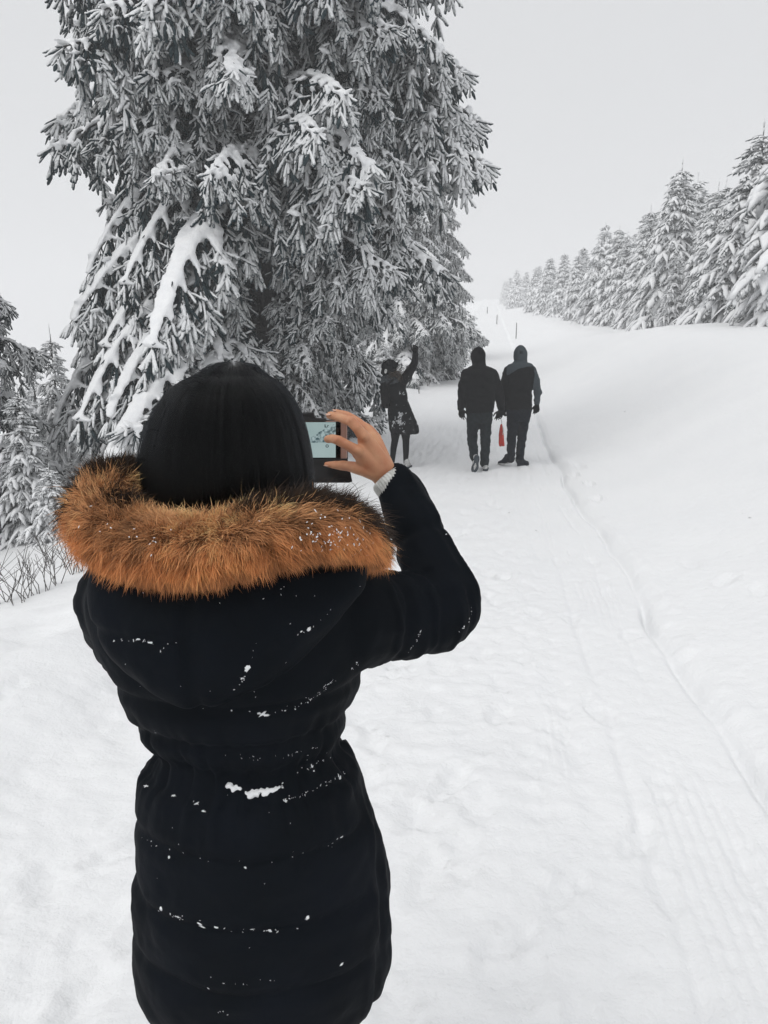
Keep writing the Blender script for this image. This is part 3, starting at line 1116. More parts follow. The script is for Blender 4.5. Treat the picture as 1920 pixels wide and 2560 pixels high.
a = Acc()
for (xd, yd, s_) in ((1350, 890, 3), (1186, 2040, 5), (1343, 1765, 4), (1643, 1768, 6), (1620, 1120, 5), (1605, 1110, 3), (1645, 1140, 3), (962, 1098, 4), (1158, 1147, 4), (1162, 1150, 3), (1232, 1860, 2), (1100, 1108, 3), (1600, 1125, 3), (1500, 2190, 3)):
    p = hit(xd * K, yd * K)
    m_ = mpx(p) * s_
    v = np.array([math.cos(xd), math.sin(xd), 0])
    a.add(*rcone(np.array(p) - v * m_ * .6 + [0, 0, m_ * .2], m_ * 0.16, np.array(p) + v * m_ * .6 + [0, 0, m_ * .35], m_ * 0.1, ns=5, caps=2))
deb = link('bark_crumbs', a.mesh('bark_crumbs', [M_TWIG]))
tag(deb, 'dark crumbs of bark scattered on the trodden snow', 'debris', kind='stuff')
# ------------------------------------------------------------------ people: shared builders
def cloth(name, c1, c2, scale=60, rough=0.75, sheen=0.0, bump=0.25, bscale=220, dist=0.002, spec=0.06):
    return noisy(name, c1, c2, scale, rough, bump, bscale, dist=dist, spec=spec, sheen=sheen)


M_SKIN, t, b = mat('skin')
tc = nd(t, 'ShaderNodeTexCoord')
n = nd(t, 'ShaderNodeTexNoise', Scale=38.0, Detail=5.0)
r = nd(t, 'ShaderNodeValToRGB')
r.color_ramp.elements[0].position, r.color_ramp.elements[0].color = 0.3, (0.47, 0.185, 0.095, 1)
r.color_ramp.elements[1].position, r.color_ramp.elements[1].color = 0.7, (0.58, 0.30, 0.165, 1)
t.links.new(tc.outputs['Object'], n.inputs['Vector'])
t.links.new(n.outputs['Fac'], r.inputs['Fac'])
t.links.new(r.outputs['Color'], b.inputs['Base Color'])
b.inputs['Roughness'].default_value = 0.58
b.inputs['Subsurface Weight'].default_value = 0.15
b.inputs['Subsurface Radius'].default_value = (0.012, 0.005, 0.003)
b.inputs['Subsurface Scale'].default_value = 0.5
n2 = nd(t, 'ShaderNodeTexNoise', Scale=420.0, Detail=3.0)
bp = nd(t, 'ShaderNodeBump', Strength=0.25, Distance=0.001)
t.links.new(tc.outputs['Object'], n2.inputs['Vector'])
t.links.new(n2.outputs['Fac'], bp.inputs['Height'])
t.links.new(bp.outputs['Normal'], b.inputs['Normal'])
M_NAIL = noisy('nail', (0.60, 0.36, 0.27), (0.66, 0.42, 0.32), 40, 0.25)

M_BLACK = cloth('black_shell_cloth', (0.003, 0.0035, 0.0042), (0.005, 0.0058, 0.007))
M_GLOVE = cloth('black_glove', (0.003, 0.0032, 0.0036), (0.006, 0.0062, 0.0066))
M_GREY = cloth('grey_shell_cloth', (0.038, 0.048, 0.056), (0.052, 0.064, 0.072))
M_JEANS = cloth('dark_jeans', (0.006, 0.009, 0.011), (0.013, 0.018, 0.021), scale=25)
M_NAVY = cloth('navy_trousers', (0.004, 0.006, 0.010), (0.008, 0.011, 0.017), scale=25)
M_SOLE = cloth('dark_sole', (0.03, 0.04, 0.05), (0.07, 0.08, 0.09), scale=60)
M_SHOE = cloth('pale_shoe', (0.30, 0.30, 0.29), (0.6, 0.6, 0.6), scale=35)
M_SHOE_D = cloth('dark_shoe', (0.010, 0.013, 0.02), (0.02, 0.025, 0.035), scale=35)
M_SCARF = cloth('grey_scarf', (0.02, 0.024, 0.028), (0.06, 0.065, 0.07), scale=40)
M_RED = noisy('red_nylon', (0.30, 0.018, 0.010), (0.46, 0.035, 0.018), 30, 0.6, 0.9, 40, dist=0.01)


def hand_pieces(wr, d, side, nrm, s=0.18, curl=0.35, spread=0.16):
    """wr wrist, d pointing direction, side = towards the thumb, nrm = palm normal; s = hand length"""
    wr, d, side, nrm = [np.array(v, float) for v in (wr, d, side, nrm)]
    d /= np.linalg.norm(d)
    nrm = nrm - d * (nrm @ d)
    nrm /= np.linalg.norm(nrm)
    sd_ = np.cross(d, nrm)
    if sd_ @ side < 0:
        sd_ = -sd_
    P = []
    for k, (off, ln, r_) in enumerate(((0.33, 0.42, 0.052), (0.11, 0.47, 0.054), (-0.11, 0.44, 0.051), (-0.31, 0.35, 0.045))):
        kn = wr + d * s * (0.50 - 0.03 * abs(k - 1)) + sd_ * s * off * 0.62
        P.append(rcone(wr + sd_ * s * off * 0.25, s * 0.115, kn, s * 0.085, ns=10, caps=3, flat=(nrm, 0.8)))
        a = curl * (0.8 + 0.25 * k)
        f = d + sd_ * off * spread * 2
        f /= np.linalg.norm(f)
        q0 = kn
        for m, fr in enumerate((0.45, 0.32, 0.25)):
            ang = a * (m + 0.6)
            dir_ = f * math.cos(ang) + nrm * math.sin(ang)
            q1 = q0 + dir_ * s * ln * fr
            P.append(rcone(q0, s * r_ * (1.12 - 0.12 * m), q1, s * r_ * (1.0 - 0.12 * m), ns=10, caps=3))
            q0 = q1
    tb = wr + d * s * 0.14 + sd_ * s * 0.14
    t1 = wr + d * s * 0.36 + sd_ * s * 0.36 + nrm * s * 0.1
    t2 = t1 + (d * 0.8 + sd_ * 0.18 + nrm * 0.3) * s * 0.2
    t3 = t2 + (d * 0.9 + nrm * 0.35) * s * 0.13
    P += [rcone(tb, s * 0.10, t1, s * 0.07, ns=10, caps=3), rcone(t1, s * 0.066, t2, s * 0.058, ns=10, caps=3), rcone(t2, s * 0.058, t3, s * 0.045, ns=10, caps=3)]
    return P


def head_pieces(c, fwd, s=1.0):
    """head with nose, chin, ears and brow; c = centre, fwd = looking direction (horizontal)"""
    c = np.array(c, float)
    f = np.array(fwd, float)
    f[2] = 0
    f /= np.linalg.norm(f)
    r_ = np.array([f[1], -f[0], 0])
    u = np.array([0, 0, 1.0])
    P = [rcone(c + u * 0.02 * s - f * 0.02 * s, 0.092 * s, c + u * 0.02 * s + f * 0.02 * s, 0.086 * s, flat=(r_, 0.86)),
         rcone(c - u * 0.03 * s + f * 0.035 * s, 0.062 * s, c - u * 0.085 * s + f * 0.055 * s, 0.034 * s),
         rcone(c + f * 0.1 * s + u * 0.012 * s, 0.010 * s, c + f * 0.118 * s - u * 0.025 * s, 0.015 * s),
         rcone(c + f * 0.085 * s - u * 0.055 * s - r_ * 0.02 * s, 0.012 * s, c + f * 0.085 * s - u * 0.055 * s + r_ * 0.02 * s, 0.012 * s),
         rcone(c + f * 0.087 * s + u * 0.03 * s - r_ * 0.035 * s, 0.014 * s, c + f * 0.087 * s + u * 0.03 * s + r_ * 0.035 * s, 0.014 * s),
         rcone(c - u * 0.04 * s - f * 0.02 * s, 0.055 * s, c - u * 0.17 * s - f * 0.03 * s, 0.056 * s)]
    for sg in (-1, 1):
        P.append(rcone(c + r_ * sg * 0.078 * s + u * 0.025 * s, 0.018 * s, c + r_ * sg * 0.076 * s - u * 0.025 * s, 0.013 * s, flat=(r_, 0.5)))
    return P


def shoe(parent, loc, rot, m_up, m_sole, ln=0.29, wd=0.1):
    """toe towards local +Y, sole on local z=0, origin under the ankle"""
    y0 = -0.28 * ln
    ys = np.linspace(0, 1, 16)
    hw = np.interp(ys, [0, 0.06, 0.2, 0.42, 0.68, 0.85, 0.95, 1.0], [0.2, 0.68, 0.78, 0.68, 1.0, 0.86, 0.5, 0.12]) * wd / 2
    cx = 0.012 * np.sin(ys * 3)
    top, botm = [], []
    pts = [(cx[i] + hw[i], y0 + ys[i] * ln) for i in range(16)] + [(cx[i] - hw[i], y0 + ys[i] * ln) for i in range(15, -1, -1)]
    n = len(pts)
    lift = lambda y: 0.03 * max(0, (y - y0) / ln - 0.72) ** 1.3 * 4 * ln
    V = [(x, y, lift(y)) for x, y in pts] + [(x * 1.0, y, 0.026 + lift(y)) for x, y in pts]
    V += [(0, y0 + ln * 0.45, 0.004), (0, y0 + ln * 0.45, 0.026)]
    i = np.arange(n)
    F4 = np.stack([i, (i + 1) % n, n + (i + 1) % n, n + i], -1)
    F3 = np.concatenate([np.stack([(i + 1) % n, i, np.full(n, 2 * n)], -1), np.stack([n + i, n + (i + 1) % n, np.full(n, 2 * n + 1)], -1)])
    M = Matrix.Translation(Vector(loc)) @ rot.to_4x4()
    so = link('shoe', mesh_np('shoe', V, [F4, F3], False, [m_sole]), parent)
    so.matrix_local = M
    up = fuse('shoe_upper', [rcone((0, y0 + 0.05, 0.05), 0.042, (0, y0 + 0.07, 0.11), 0.045), rcone((0, y0 + 0.06, 0.05), 0.042, (0.006, y0 + ln * 0.62, 0.04), 0.043),
                             rcone((0.006, y0 + ln * 0.6, 0.038), 0.043, (0.006, y0 + ln * 0.86, 0.036), 0.03), rcone((0, y0 + 0.07, 0.10), 0.042, (0.003, y0 + ln * 0.5, 0.06), 0.04)], 0.008, 4, [m_up])
    link('shoe_upper', up, so)
    return so


ZS = 3.318


def zat(zx, zy, D):                # point from the coordinates of the walkers' close-up
    return np.array(at(900 + zx / ZS, 820 + zy / ZS, D))


def walker(feet, label):
    """an Empty on the snow; children keep world coordinates through a shifted parent"""
    e = empty('person', feet)
    tag(e, label, 'person')
    return e


def wlink(name, me, parent):       # mesh made in world coordinates below an unrotated Empty
    base = parent
    off = Vector((0, 0, 0))
    while base is not None:
        off += base.location
        base = base.parent
    set_co(me, get_co(me) - np.array(off))
    return link(name, me, parent)


SLIM = 1.0


def limb(ps, rs, flat=None):
    rs = [r_ * SLIM for r_ in rs]
    return [rcone(ps[i], rs[i], ps[i + 1], rs[i + 1], flat=flat) for i in range(len(ps) - 1)]


# ---- walker in black, hood up
f1 = hit(900 + 1035 / ZS, 820 + 1178 / ZS)
D1 = f1.y
mz = mpx(f1) / K / ZS
gz1 = gz(f1.x, f1.y)
w1 = walker((zat(985, 1178, D1)[0], D1, gz1), 'person in a plain black hooded jacket and dark jeans walking away, one sole lifted')


def J(zx, zy, dy=0.0):
    return zat(zx, zy, D1 + dy)


def rings(rows, Dc, mzz):
    o = []
    for zy, xl, xr, hy, dy in rows:
        c = zat((xl + xr) / 2, zy, Dc + dy)
        o.append((c, (xr - xl) / 2 * mzz, hy))
    return smooth_rings(o, 3)


SLIM = 0.62
body = head_pieces(J(980, 240, 0.03), (0.05, 1, 0)) + limb([J(980, 330), J(985, 500), J(990, 720)], [0.09, 0.13, 0.13]) + \
    limb([J(985, 350), J(875, 365), J(848, 500, .02), J(842, 640, .05)], [0.07, .06, .045, .035]) + limb([J(985, 350), J(1110, 365), J(1150, 520, .0), J(1168, 650, .06)], [0.07, .06, .045, .035]) + \
    limb([J(945, 740), J(932, 900, .07), J(955, 1085, -.12)], [.09, .06, .04]) + limb([J(1040, 740), J(1043, 900, .03), J(1035, 1130)], [.09, .06, .04])
wlink('body', fuse('body', body, 0.014, 3, [M_SKIN]), w1)
SLIM = 1.0
jk = [loft(rings([(700, 880, 1106, .14, 0), (640, 876, 1112, .145, 0), (540, 866, 1118, .145, 0), (440, 858, 1126, .14, 0), (370, 862, 1124, .125, 0), (335, 895, 1090, .105, 0), (312, 930, 1050, .085, 0), (295, 945, 1035, .07, 0)], D1, mz))]
jk += limb([J(885, 385), J(852, 500, .0), J(846, 560, .02), J(836, 660, .06)], [.082, .075, .07, .056])
jk += limb([J(1100, 385), J(1142, 500, .0), J(1160, 570, .02), J(1172, 670, .07)], [.082, .075, .07, .056])
me = fuse('jacket', jk, 0.011, 6, [M_BLACK])
crease(me, 0.010, 9, (1, 1, 1.6), 3)
wlink('jacket', me, w1)
hd = fuse('hood', [loft(rings([(315, 930, 1045, .085, .02), (290, 930, 1042, .1, .03), (255, 922, 1040, .125, .03), (215, 924, 1039, .13, .03), (180, 938, 1026, .115, .03), (160, 960, 1004, .07, .03), (154, 975, 990, .02, .03)], D1, mz))], 0.011, 4, [M_BLACK])
crease(hd, 0.006, 12)
wlink('hood', hd, w1)
tr = limb([J(940, 735), J(932, 860, .05), J(933, 960, .03), J(948, 1060, -.09), J(956, 1092, -.13)], [56 * mz, 47 * mz, 42 * mz, 36 * mz, 35 * mz], flat=((0, 1, 0), 1.0)) + \
    limb([J(1042, 735), J(1043, 860, .04), J(1040, 960, .02), J(1034, 1070, .0), J(1034, 1130, .0)], [55 * mz, 46 * mz, 42 * mz, 37 * mz, 36 * mz]) + \
    [loft(rings([(790, 905, 1080, .10, 0), (740, 886, 1098, .125, 0), (690, 886, 1098, .125, 0), (665, 890, 1094, .12, 0)], D1, mz))]
me = fuse('trousers', tr, 0.011, 4, [M_JEANS])
crease(me, 0.009, 11, (1, 1, 1.8), 5)
wlink('trousers', me, w1)
for wr, dr, sd_, nr, cu in ((J(838, 668, .06), (0.12, 0.12, -1), (1, .3, 0), (0.3, -1, 0), 0.3), (J(1172, 682, .07), (-0.32, 0.1, -1), (-1, .3, 0), (-.3, -1, 0), 0.35)):
    g = fuse('glove', hand_pieces(wr, dr, sd_, nr, 0.19, cu + 0.12, 0.14) + [rcone(np.array(wr) + [0, 0, 0.05], .042, wr, .036)], 0.007, 3, [M_GLOVE])
    wlink('glove', g, w1)
o1 = Vector(w1.location)
shoe(w1, Vector(J(1036, 1178, 0)) * 1.0 - o1 + Vector((0, 0, -0.005)), Euler((0, 0, R(-6))).to_matrix(), M_SHOE, M_SOLE)
q = Vector(J(964, 1090, -.225)) - o1
shoe(w1, q + Vector((0, 0.02, -0.02)), (Euler((R(-72), 0, 0)).to_matrix().to_4x4() @ Euler((0, 0, R(8))).to_matrix().to_4x4()).to_3x3(), M_SHOE, M_SOLE, 0.29, 0.105)

# ---- walker with the grey yoke
f2 = hit(900 + 1330 / ZS, 820 + 1140 / ZS)
D2 = f2.y
mz2 = mpx(f2) / K / ZS
w2 = walker((zat(1310, 1140, D2)[0], D2, gz(f2.x, f2.y)), 'person in a black jacket with grey hood, yoke and sleeve and navy trousers walking away')


def J2(zx, zy, dy=0.0):
    return zat(zx, zy, D2 + dy)


SLIM = 0.62
body = head_pieces(J2(1330, 225, 0.03), (0.1, 1, 0)) + limb([J2(1325, 310), J2(1318, 480), J2(1315, 690)], [0.09, 0.13, 0.13]) + \
    limb([J2(1325, 330), J2(1225, 345), J2(1196, 500, .02), J2(1185, 640, .06)], [0.07, .06, .045, .035]) + limb([J2(1325, 330), J2(1430, 345), J2(1472, 500), J2(1466, 620, .05)], [0.07, .06, .045, .035]) + \
    limb([J2(1270, 720), J2(1262, 880, .02), J2(1248, 1080, -.08)], [.09, .06, .04]) + limb([J2(1360, 720), J2(1345, 880, .06), J2(1322, 1100, .02)], [.09, .06, .04])
wlink('body', fuse('body', body, 0.014, 3, [M_SKIN]), w2)
SLIM = 1.0
jk = [loft(rings([(672, 1208, 1424, .135, 0), (600, 1212, 1424, .14, 0), (520, 1214, 1426, .14, 0), (420, 1212, 1440, .14, 0), (350, 1208, 1444, .125, 0), (308, 1225, 1430, .105, 0), (285, 1270, 1390, .085, 0), (270, 1285, 1375, .07, 0)], D2, mz2))]
jk += limb([J2(1232, 355), J2(1203, 470, .0), J2(1196, 540, .03), J2(1186, 650, .07)], [.078, .066, .062, .05])
jk += limb([J2(1424, 355), J2(1462, 460, .0), J2(1474, 530, .02), J2(1468, 622, .05)], [.078, .066, .062, .05])
me = fuse('jacket', jk, 0.010, 6, [M_BLACK, M_GREY])
crease(me, 0.009, 9, (1, 1, 1.6), 13)
ctr = np.empty(len(me.polygons) * 3, np.float32)
me.polygons.foreach_get('center', ctr)
ctr = ctr.reshape(-1, 3)
zx = ctr[:, 0]
x_of = lambda a, y: zat(a, y, D2)[0]
xs_ = (ctr[:, 0] - x_of(1330, 400)) / mz2 + 1330
z_of = lambda y: zat(1330, y, D2)[2]
cut = np.interp(xs_, [1200, 1228, 1300, 1380, 1445], [395, 388, 340, 322, 318])
zy_ = (z_of(400) - ctr[:, 2]) / mz2 + 400
sleeve = (xs_ > np.interp(zy_, [290, 340, 420, 470, 700], [1424, 1434, 1436, 1432, 1428])) & (ctr[:, 2] < z_of(300))
yoke = (zy_ < cut) & (xs_ > 1212)
me.polygons.foreach_set('material_index', (yoke | sleeve).astype(np.int32))
wlink('jacket', me, w2)
hd = fuse('hood', [loft(rings([(290, 1282, 1384, .085, .02), (262, 1276, 1384, .1, .03), (230, 1275, 1385, .125, .03), (195, 1278, 1384, .13, .03), (165, 1292, 1372, .115, .03), (148, 1312, 1350, .07, .03), (142, 1325, 1337, .02, .03)], D2, mz2))], 0.010, 4, [M_GREY])
crease(hd, 0.006, 12)
hood_bvh = BVHTree.FromPolygons([v.co for v in hd.vertices], [p.vertices for p in hd.polygons])
a = Acc()
for zx0 in (1330, 1343):
    vv = []
    for (dx, zy0) in ((-4, 190), (4, 190), (4, 215), (-4, 215)):
        h_ = hood_bvh.ray_cast(Vector((0, 0, CAM_Z)), Vector(zat(zx0 + dx, zy0, D2)) - Vector((0, 0, CAM_Z)))
        vv.append(h_[0])
    for off in (-0.006, 0.01):
        pass
    A = [np.array(v) + np.array([0, -0.004, 0]) for v in vv] + [np.array(v) + np.array([0, 0.01, 0]) for v in vv]
    a.add(A, [np.array([[0, 1, 2, 3], [4, 7, 6, 5], [0, 4, 5, 1], [1, 5, 6, 2], [2, 6, 7, 3], [3, 7, 4, 0]])])
hdo = wlink('hood', hd, w2)
wlink('hood_emblem', a.mesh('hood_emblem', [M_BLACK], False), hdo)
tr = limb([J2(1268, 720), J2(1262, 860, .03), J2(1256, 970, -.02), J2(1250, 1085, -.09)], [54 * mz2, 42 * mz2, 37 * mz2, 33 * mz2]) + \
    limb([J2(1362, 720), J2(1348, 860, .06), J2(1336, 970, .04), J2(1322, 1100, .0)], [52 * mz2, 42 * mz2, 37 * mz2, 34 * mz2]) + \
    [loft(rings([(770, 1225, 1405, .10, 0), (720, 1214, 1416, .125, 0), (660, 1216, 1418, .125, 0), (640, 1220, 1414, .12, 0)], D2, mz2))]
me = fuse('trousers', tr, 0.010, 4, [M_NAVY])
crease(me, 0.009, 11, (1, 1, 1.8), 15)
wlink('trousers', me, w2)
for wr, dr, sd_, nr, cu in ((J2(1187, 656, .07), (0.02, 0.1, -1), (1, .3, 0), (0.4, -1, 0), 0.75), (J2(1468, 634, .05), (-0.02, 0.1, -1), (-1, .3, 0), (-.4, -1, 0), 0.6)):
    g = fuse('glove', hand_pieces(wr, dr, sd_, nr, 0.185, cu, 0.12) + [rcone(np.array(wr) + [0, 0, 0.05], .04, wr, .036)], 0.007, 3, [M_GLOVE])
    wlink('glove', g, w2)
o2 = Vector(w2.location)
shoe(w2, Vector(J2(1250, 1128, -.08)) - o2 + Vector((-0.03, 0.05, 0.0)), (Euler((0, 0, R(52))).to_matrix().to_4x4() @ Euler((R(-14), 0, 0)).to_matrix().to_4x4()).to_3x3(), M_SHOE_D, M_SHOE, 0.26, 0.095)
shoe(w2, Vector(J2(1322, 1140, .0)) - o2 + Vector((0.02, 0, -0.005)), Euler((0, 0, R(-50))).to_matrix(), M_SHOE_D, M_SHOE_D, 0.25, 0.095)

# ---- red bag carried between the two walkers
DB = D1 + 0.12
bt = zat(1176, 792, DB)
bag = empty('bag', Vector(bt))
tag(bag, 'small red folded bag dangling on a cord between the two walkers', 'bag')
rr = []
for zy, xl, xr, hy in ((980, 1160, 1196, .010), (972, 1152, 1198, .018), (930, 1149, 1197, .028), (880, 1153, 1192, .030), (840, 1158, 1187, .026), (812, 1164, 1183, .018), (795, 1171, 1180, .010)):
    c = zat((xl + xr) / 2, zy, DB)
    rr.append((c, (xr - xl) / 2 * mz, hy))
V, F = loft(smooth_rings(rr, 4), 28)
V = V + np.stack([0.006 * vnoise(V[:, 0] * 90, V[:, 2] * 14), 0.008 * vnoise(V[:, 0] * 80 + 7, V[:, 2] * 20), 0.014 * vnoise(V[:, 0] * 60 + 3, V[:, 2] * 3) * (V[:, 2] < bt[2] - 0.3)], -1)
wlink('bag_body', mesh_np('bag_body', V, F, True, [M_RED]), bag)
P = spline([J(1163, 742, .05), zat(1174, 770, DB), bt + [0, 0, -.01]], 6)
wlink('cord', mesh_np('cord', *tube(P, 0.006, 6), True, [M_SHOE]), bag)
P = spline([zat(1183, 812, DB - .045), zat(1188, 850, DB - .05), zat(1184, 885, DB - .05)], 6)
wlink('trim', mesh_np('trim', *tube(P, 0.006, 6), True, [M_SHOE]), bag)

# ---- waving person
M_DUST = noisy('snow_smear', (0.05, 0.055, 0.06), (0.5, 0.51, 0.52), 45, 0.9)
f3 = hit(900 + 385 / ZS, 820 + 1165 / ZS)
D3 = f3.y
mz3 = mpx(f3) / K / ZS
w3 = walker((zat(340, 1165, D3)[0], D3, gz(f3.x, f3.y)), 'person in a snow-smeared black knee-length coat with one arm stretched up')


def J3(zx, zy, dy=0.0):
    return zat(zx, zy, D3 + dy)


def rings3(rows):
    return [(zat((xl + xr) / 2, zy, D3 + dy), (xr - xl) / 2 * mz3, hy) for zy, xl, xr, hy, dy in rows]


hc = J3(242, 352, .0)
SLIM = 0.62
body = head_pieces(hc, (0.8, 0.6, 0), 0.98) + limb([J3(270, 430), J3(300, 560), J3(330, 740)], [0.08, 0.11, 0.12]) + \
    limb([J3(320, 450), J3(385, 400, .04), J3(440, 310, .06), J3(460, 225, .06)], [.06, .05, .042, .035]) + limb([J3(270, 450), J3(225, 520, .12), J3(260, 620, .25)], [.06, .05, .04]) + \
    limb([J3(295, 760), J3(290, 930, .02), J3(268, 1105, .0)], [.09, .055, .04]) + limb([J3(375, 760), J3(380, 930, .03), J3(380, 1120)], [.09, .055, .04])
wlink('body', fuse('body', body, 0.012, 3, [M_SKIN]), w3)
SLIM = 1.0
ct = [loft(smooth_rings(rings3([(872, 262, 476, .165, 0), (864, 258, 480, .17, 0), (830, 246, 478, .17, 0), (790, 238, 466, .168, 0), (730, 232, 446, .16, 0), (660, 238, 416, .145, 0), (600, 238, 398, .13, 0), (540, 225, 388, .13, 0), (480, 205, 378, .13, 0), (440, 205, 350, .11, 0), (415, 225, 310, .08, 0)]), 4))]
ct += limb([J3(335, 455), J3(385, 405, .03), J3(425, 340, .05), J3(452, 285, .06), J3(460, 228, .06)], [.088, .078, .066, .058, .05])
ct += limb([J3(245, 470), J3(222, 530, .1), J3(250, 610, .22)], [.085, .07, .058])
me = fuse('coat', ct, 0.010, 5, [M_BLACK, M_SNOW])
V = get_co(me)
lowr = smooth(J3(0, 660)[2], J3(0, 840)[2], V[:, 2])
set_co(me, V + (normals(me) * (0.018 * lowr * np.sin(np.arctan2(V[:, 1] - D3, V[:, 0] - J3(340, 0)[0]) * 7 + 1))[:, None]))
crease(me, 0.010, 10, (1, 1, 1.3), 21)
# snow smeared over the coat: raised crust on patches of the cloth
pv = [p.vertices for p in me.polygons]
V, N = get_co(me), normals(me)
zx = (V[:, 0] - J3(300, 700)[0]) / mz3 + 300
zy = (J3(300, 700)[2] - V[:, 2]) / mz3 + 700
area = np.exp(-(((zx - 325) / 85) ** 2 + ((zy - 770) / 85) ** 2)) + 0.85 * np.exp(-(((zx - 405) / 22) ** 2 + ((zy - 435) / 22) ** 2)) + 0.7 * np.exp(-(((zx - 350) / 28) ** 2 + ((zy - 540) / 26) ** 2)) + \
    0.6 * np.exp(-(((zx - 385) / 22) ** 2 + ((zy - 585) / 14) ** 2)) + 0.45 * np.exp(-(((zx - 220) / 20) ** 2 + ((zy - 560) / 40) ** 2))
fl = area * 0.85 + 0.55 * fbm(V[:, 0] * 20, V[:, 1] * 16, V[:, 2] * 16, oct=3) + 0.55 * fbm(V[:, 0] * 60, V[:, 1] * 60, V[:, 2] * 45, oct=3)
sel = [p for p in pv if fl[list(p)].min() > 0.60]
idx = sorted({i for p in sel for i in p})
mp_ = {v: i for i, v in enumerate(idx)}
cv = V[idx] + N[idx] * 0.004
crust = mesh_np('snow_crust', cv, [np.array([[mp_[i] for i in p] for p in sel if len(p) == 4])], True, [M_DUST]) if sel else None
co = wlink('coat', me, w3)
if crust:
    tag(wlink('snow_crust', crust, co), kind='stuff')
lg = limb([J3(297, 800), J3(290, 930, .02), J3(278, 1000, .02), J3(268, 1110, .0)], [.10, 30 * mz3, 27 * mz3, 20 * mz3]) + limb([J3(376, 800), J3(381, 930, .03), J3(382, 1010, .02), J3(379, 1125)], [.10, 30 * mz3, 27 * mz3, 19 * mz3])
wlink('leggings', fuse('leggings', lg, 0.009, 3, [M_BLACK]), w3)
hat = fuse('hat', [rcone(hc + [0, 0, .04], .118, hc + [.01, 0, .055], .108), rcone(hc + [-.06, -.03, -.03], .06, hc + [-.03, -.03, .02], .08), rcone(hc + [.05, -0.02, .06], .08, hc + [.105, .02, .095], .03, flat=((0, 0, 1), .6))], 0.009, 4, [M_BLACK])
hat_o = wlink('hat', hat, w3)
crease(hat, 0.008, 30)
wlink('ear_muff', fuse('ear_muff', [rcone(J3(214, 352, -.11), .022, J3(212, 368, -.11), .018)], 0.006, 3, [M_SHOE]), hat_o)
sc = [rcone(J3(200, 430, -.02), .06, J3(300, 415, -.03), .06), rcone(J3(190, 455, -.06), .05, J3(290, 440, -.08), .055), rcone(J3(250, 410, .08), .06, J3(310, 410, .05), .055), rcone(J3(225, 405, -.03), .055, J3(285, 395, -.03), .055)]
me = fuse('scarf', sc, 0.009, 3, [M_SCARF])
crease(me, 0.012, 16, (1, 1, 2))
wlink('scarf', me, w3)
a = Acc()
rg = np.random.default_rng(5)
for k in range(220):
    p0 = hc + [0.02 + rg.normal(0, .03), -0.03 + rg.normal(0, .04), -.05 + rg.normal(0, .025)]
    p1 = p0 + [0.07 + 0.06 * rg.random(), rg.normal(0, .02), -.03 + rg.normal(0, .04)]
    p2 = p1 + [0.03 * rg.random() + .02, rg.normal(0, .02), -.06 - .04 * rg.random()]
    a.add(*tube(spline([p0, p1, p2], 4), [.003, .003, .003, .003, .0025, .002, .0015, .001, .001], 3, cap=False))
M_HAIRB = noisy('brown_hair', (0.03, 0.022, 0.016), (0.09, 0.065, 0.045), 60, 0.5)
wlink('hair', a.mesh('hair', [M_HAIRB]), w3)
g = fuse('glove', hand_pieces(J3(460, 212, .06), (0.0, 0.0, 1), (-1, 0, 0), (0.2, -1, 0), 0.17, 0.75, 0.1) + [rcone(J3(460, 235, .06), .042, J3(460, 208, .06), .038)], 0.007, 3, [M_GLOVE])
wlink('glove', g, w3)
g = fuse('glove', hand_pieces(J3(255, 625, .24), (0.6, 0.4, -.5), (1, 0, 1), (0.2, -1, 0), 0.17, 0.6, 0.1), 0.007, 3, [M_GLOVE])
wlink('glove', g, w3)
o3 = Vector(w3.location)
shoe(w3, Vector(J3(382, 1160, .0)) - o3 + Vector((0.01, 0.0, -0.005)), Euler((0, 0, R(-14))).to_matrix(), M_SHOE, M_SOLE, 0.26, 0.1)
p_ = J3(264, 1140, .02)
shoe(w3, Vector((p_[0] - o3.x, p_[1] - o3.y, -0.005)), Euler((0, 0, R(20))).to_matrix(), M_SHOE, M_SOLE, 0.26, 0.1)
bp_o = empty('backpack', Vector(J3(208, 660, -.12)))
tag(bp_o, 'black backpack slung on the shoulder of the waving person', 'backpack')
pk = [loft(smooth_rings([(J3(215, 664, -.10), .035, .05), (J3(212, 650, -.10), .055, .07), (J3(208, 590, -.10), .066, .085), (J3(202, 520, -.10), .06, .08), (J3(200, 470, -.09), .05, .065), (J3(204, 448, -.08), .02, .03)], 4))]
me = fuse('pack_bag', pk, 0.008, 3, [M_GLOVE])
crease(me, 0.008, 14)
wlink('pack_bag', me, bp_o)
P = spline([J3(225, 470, -.12), J3(262, 440, -.14), J3(290, 440, -.05), J3(285, 480, .12)], 6)
V, F = tube(P, 0.018, 8)
wlink('strap', mesh_np('strap', V, F, True, [M_GLOVE]), bp_o)


# ------------------------------------------------------------------ the person taking the photo
DC = 0.98
M_COAT, t, b = mat('navy_black_quilt')
tc = nd(t, 'ShaderNodeTexCoord')
n = nd(t, 'ShaderNodeTexNoise', Scale=6.0, Detail=4.0)
r = nd(t, 'ShaderNodeValToRGB')
r.color_ramp.elements[0].position, r.color_ramp.elements[0].color = 0.35, (0.0030, 0.0044, 0.0062, 1)
r.color_ramp.elements[1].position, r.color_ramp.elements[1].color = 0.68, (0.0045, 0.0064, 0.0100, 1)
t.links.new(tc.outputs['Object'], n.inputs['Vector'])
t.links.new(n.outputs['Fac'], r.inputs['Fac'])
t.links.new(r.outputs['Color'], b.inputs['Base Color'])
b.inputs['Roughness'].default_value = 0.65
b.inputs['Specular IOR Level'].default_value = 0.04
n2 = nd(t, 'ShaderNodeTexNoise', Scale=700.0, Detail=2.0)
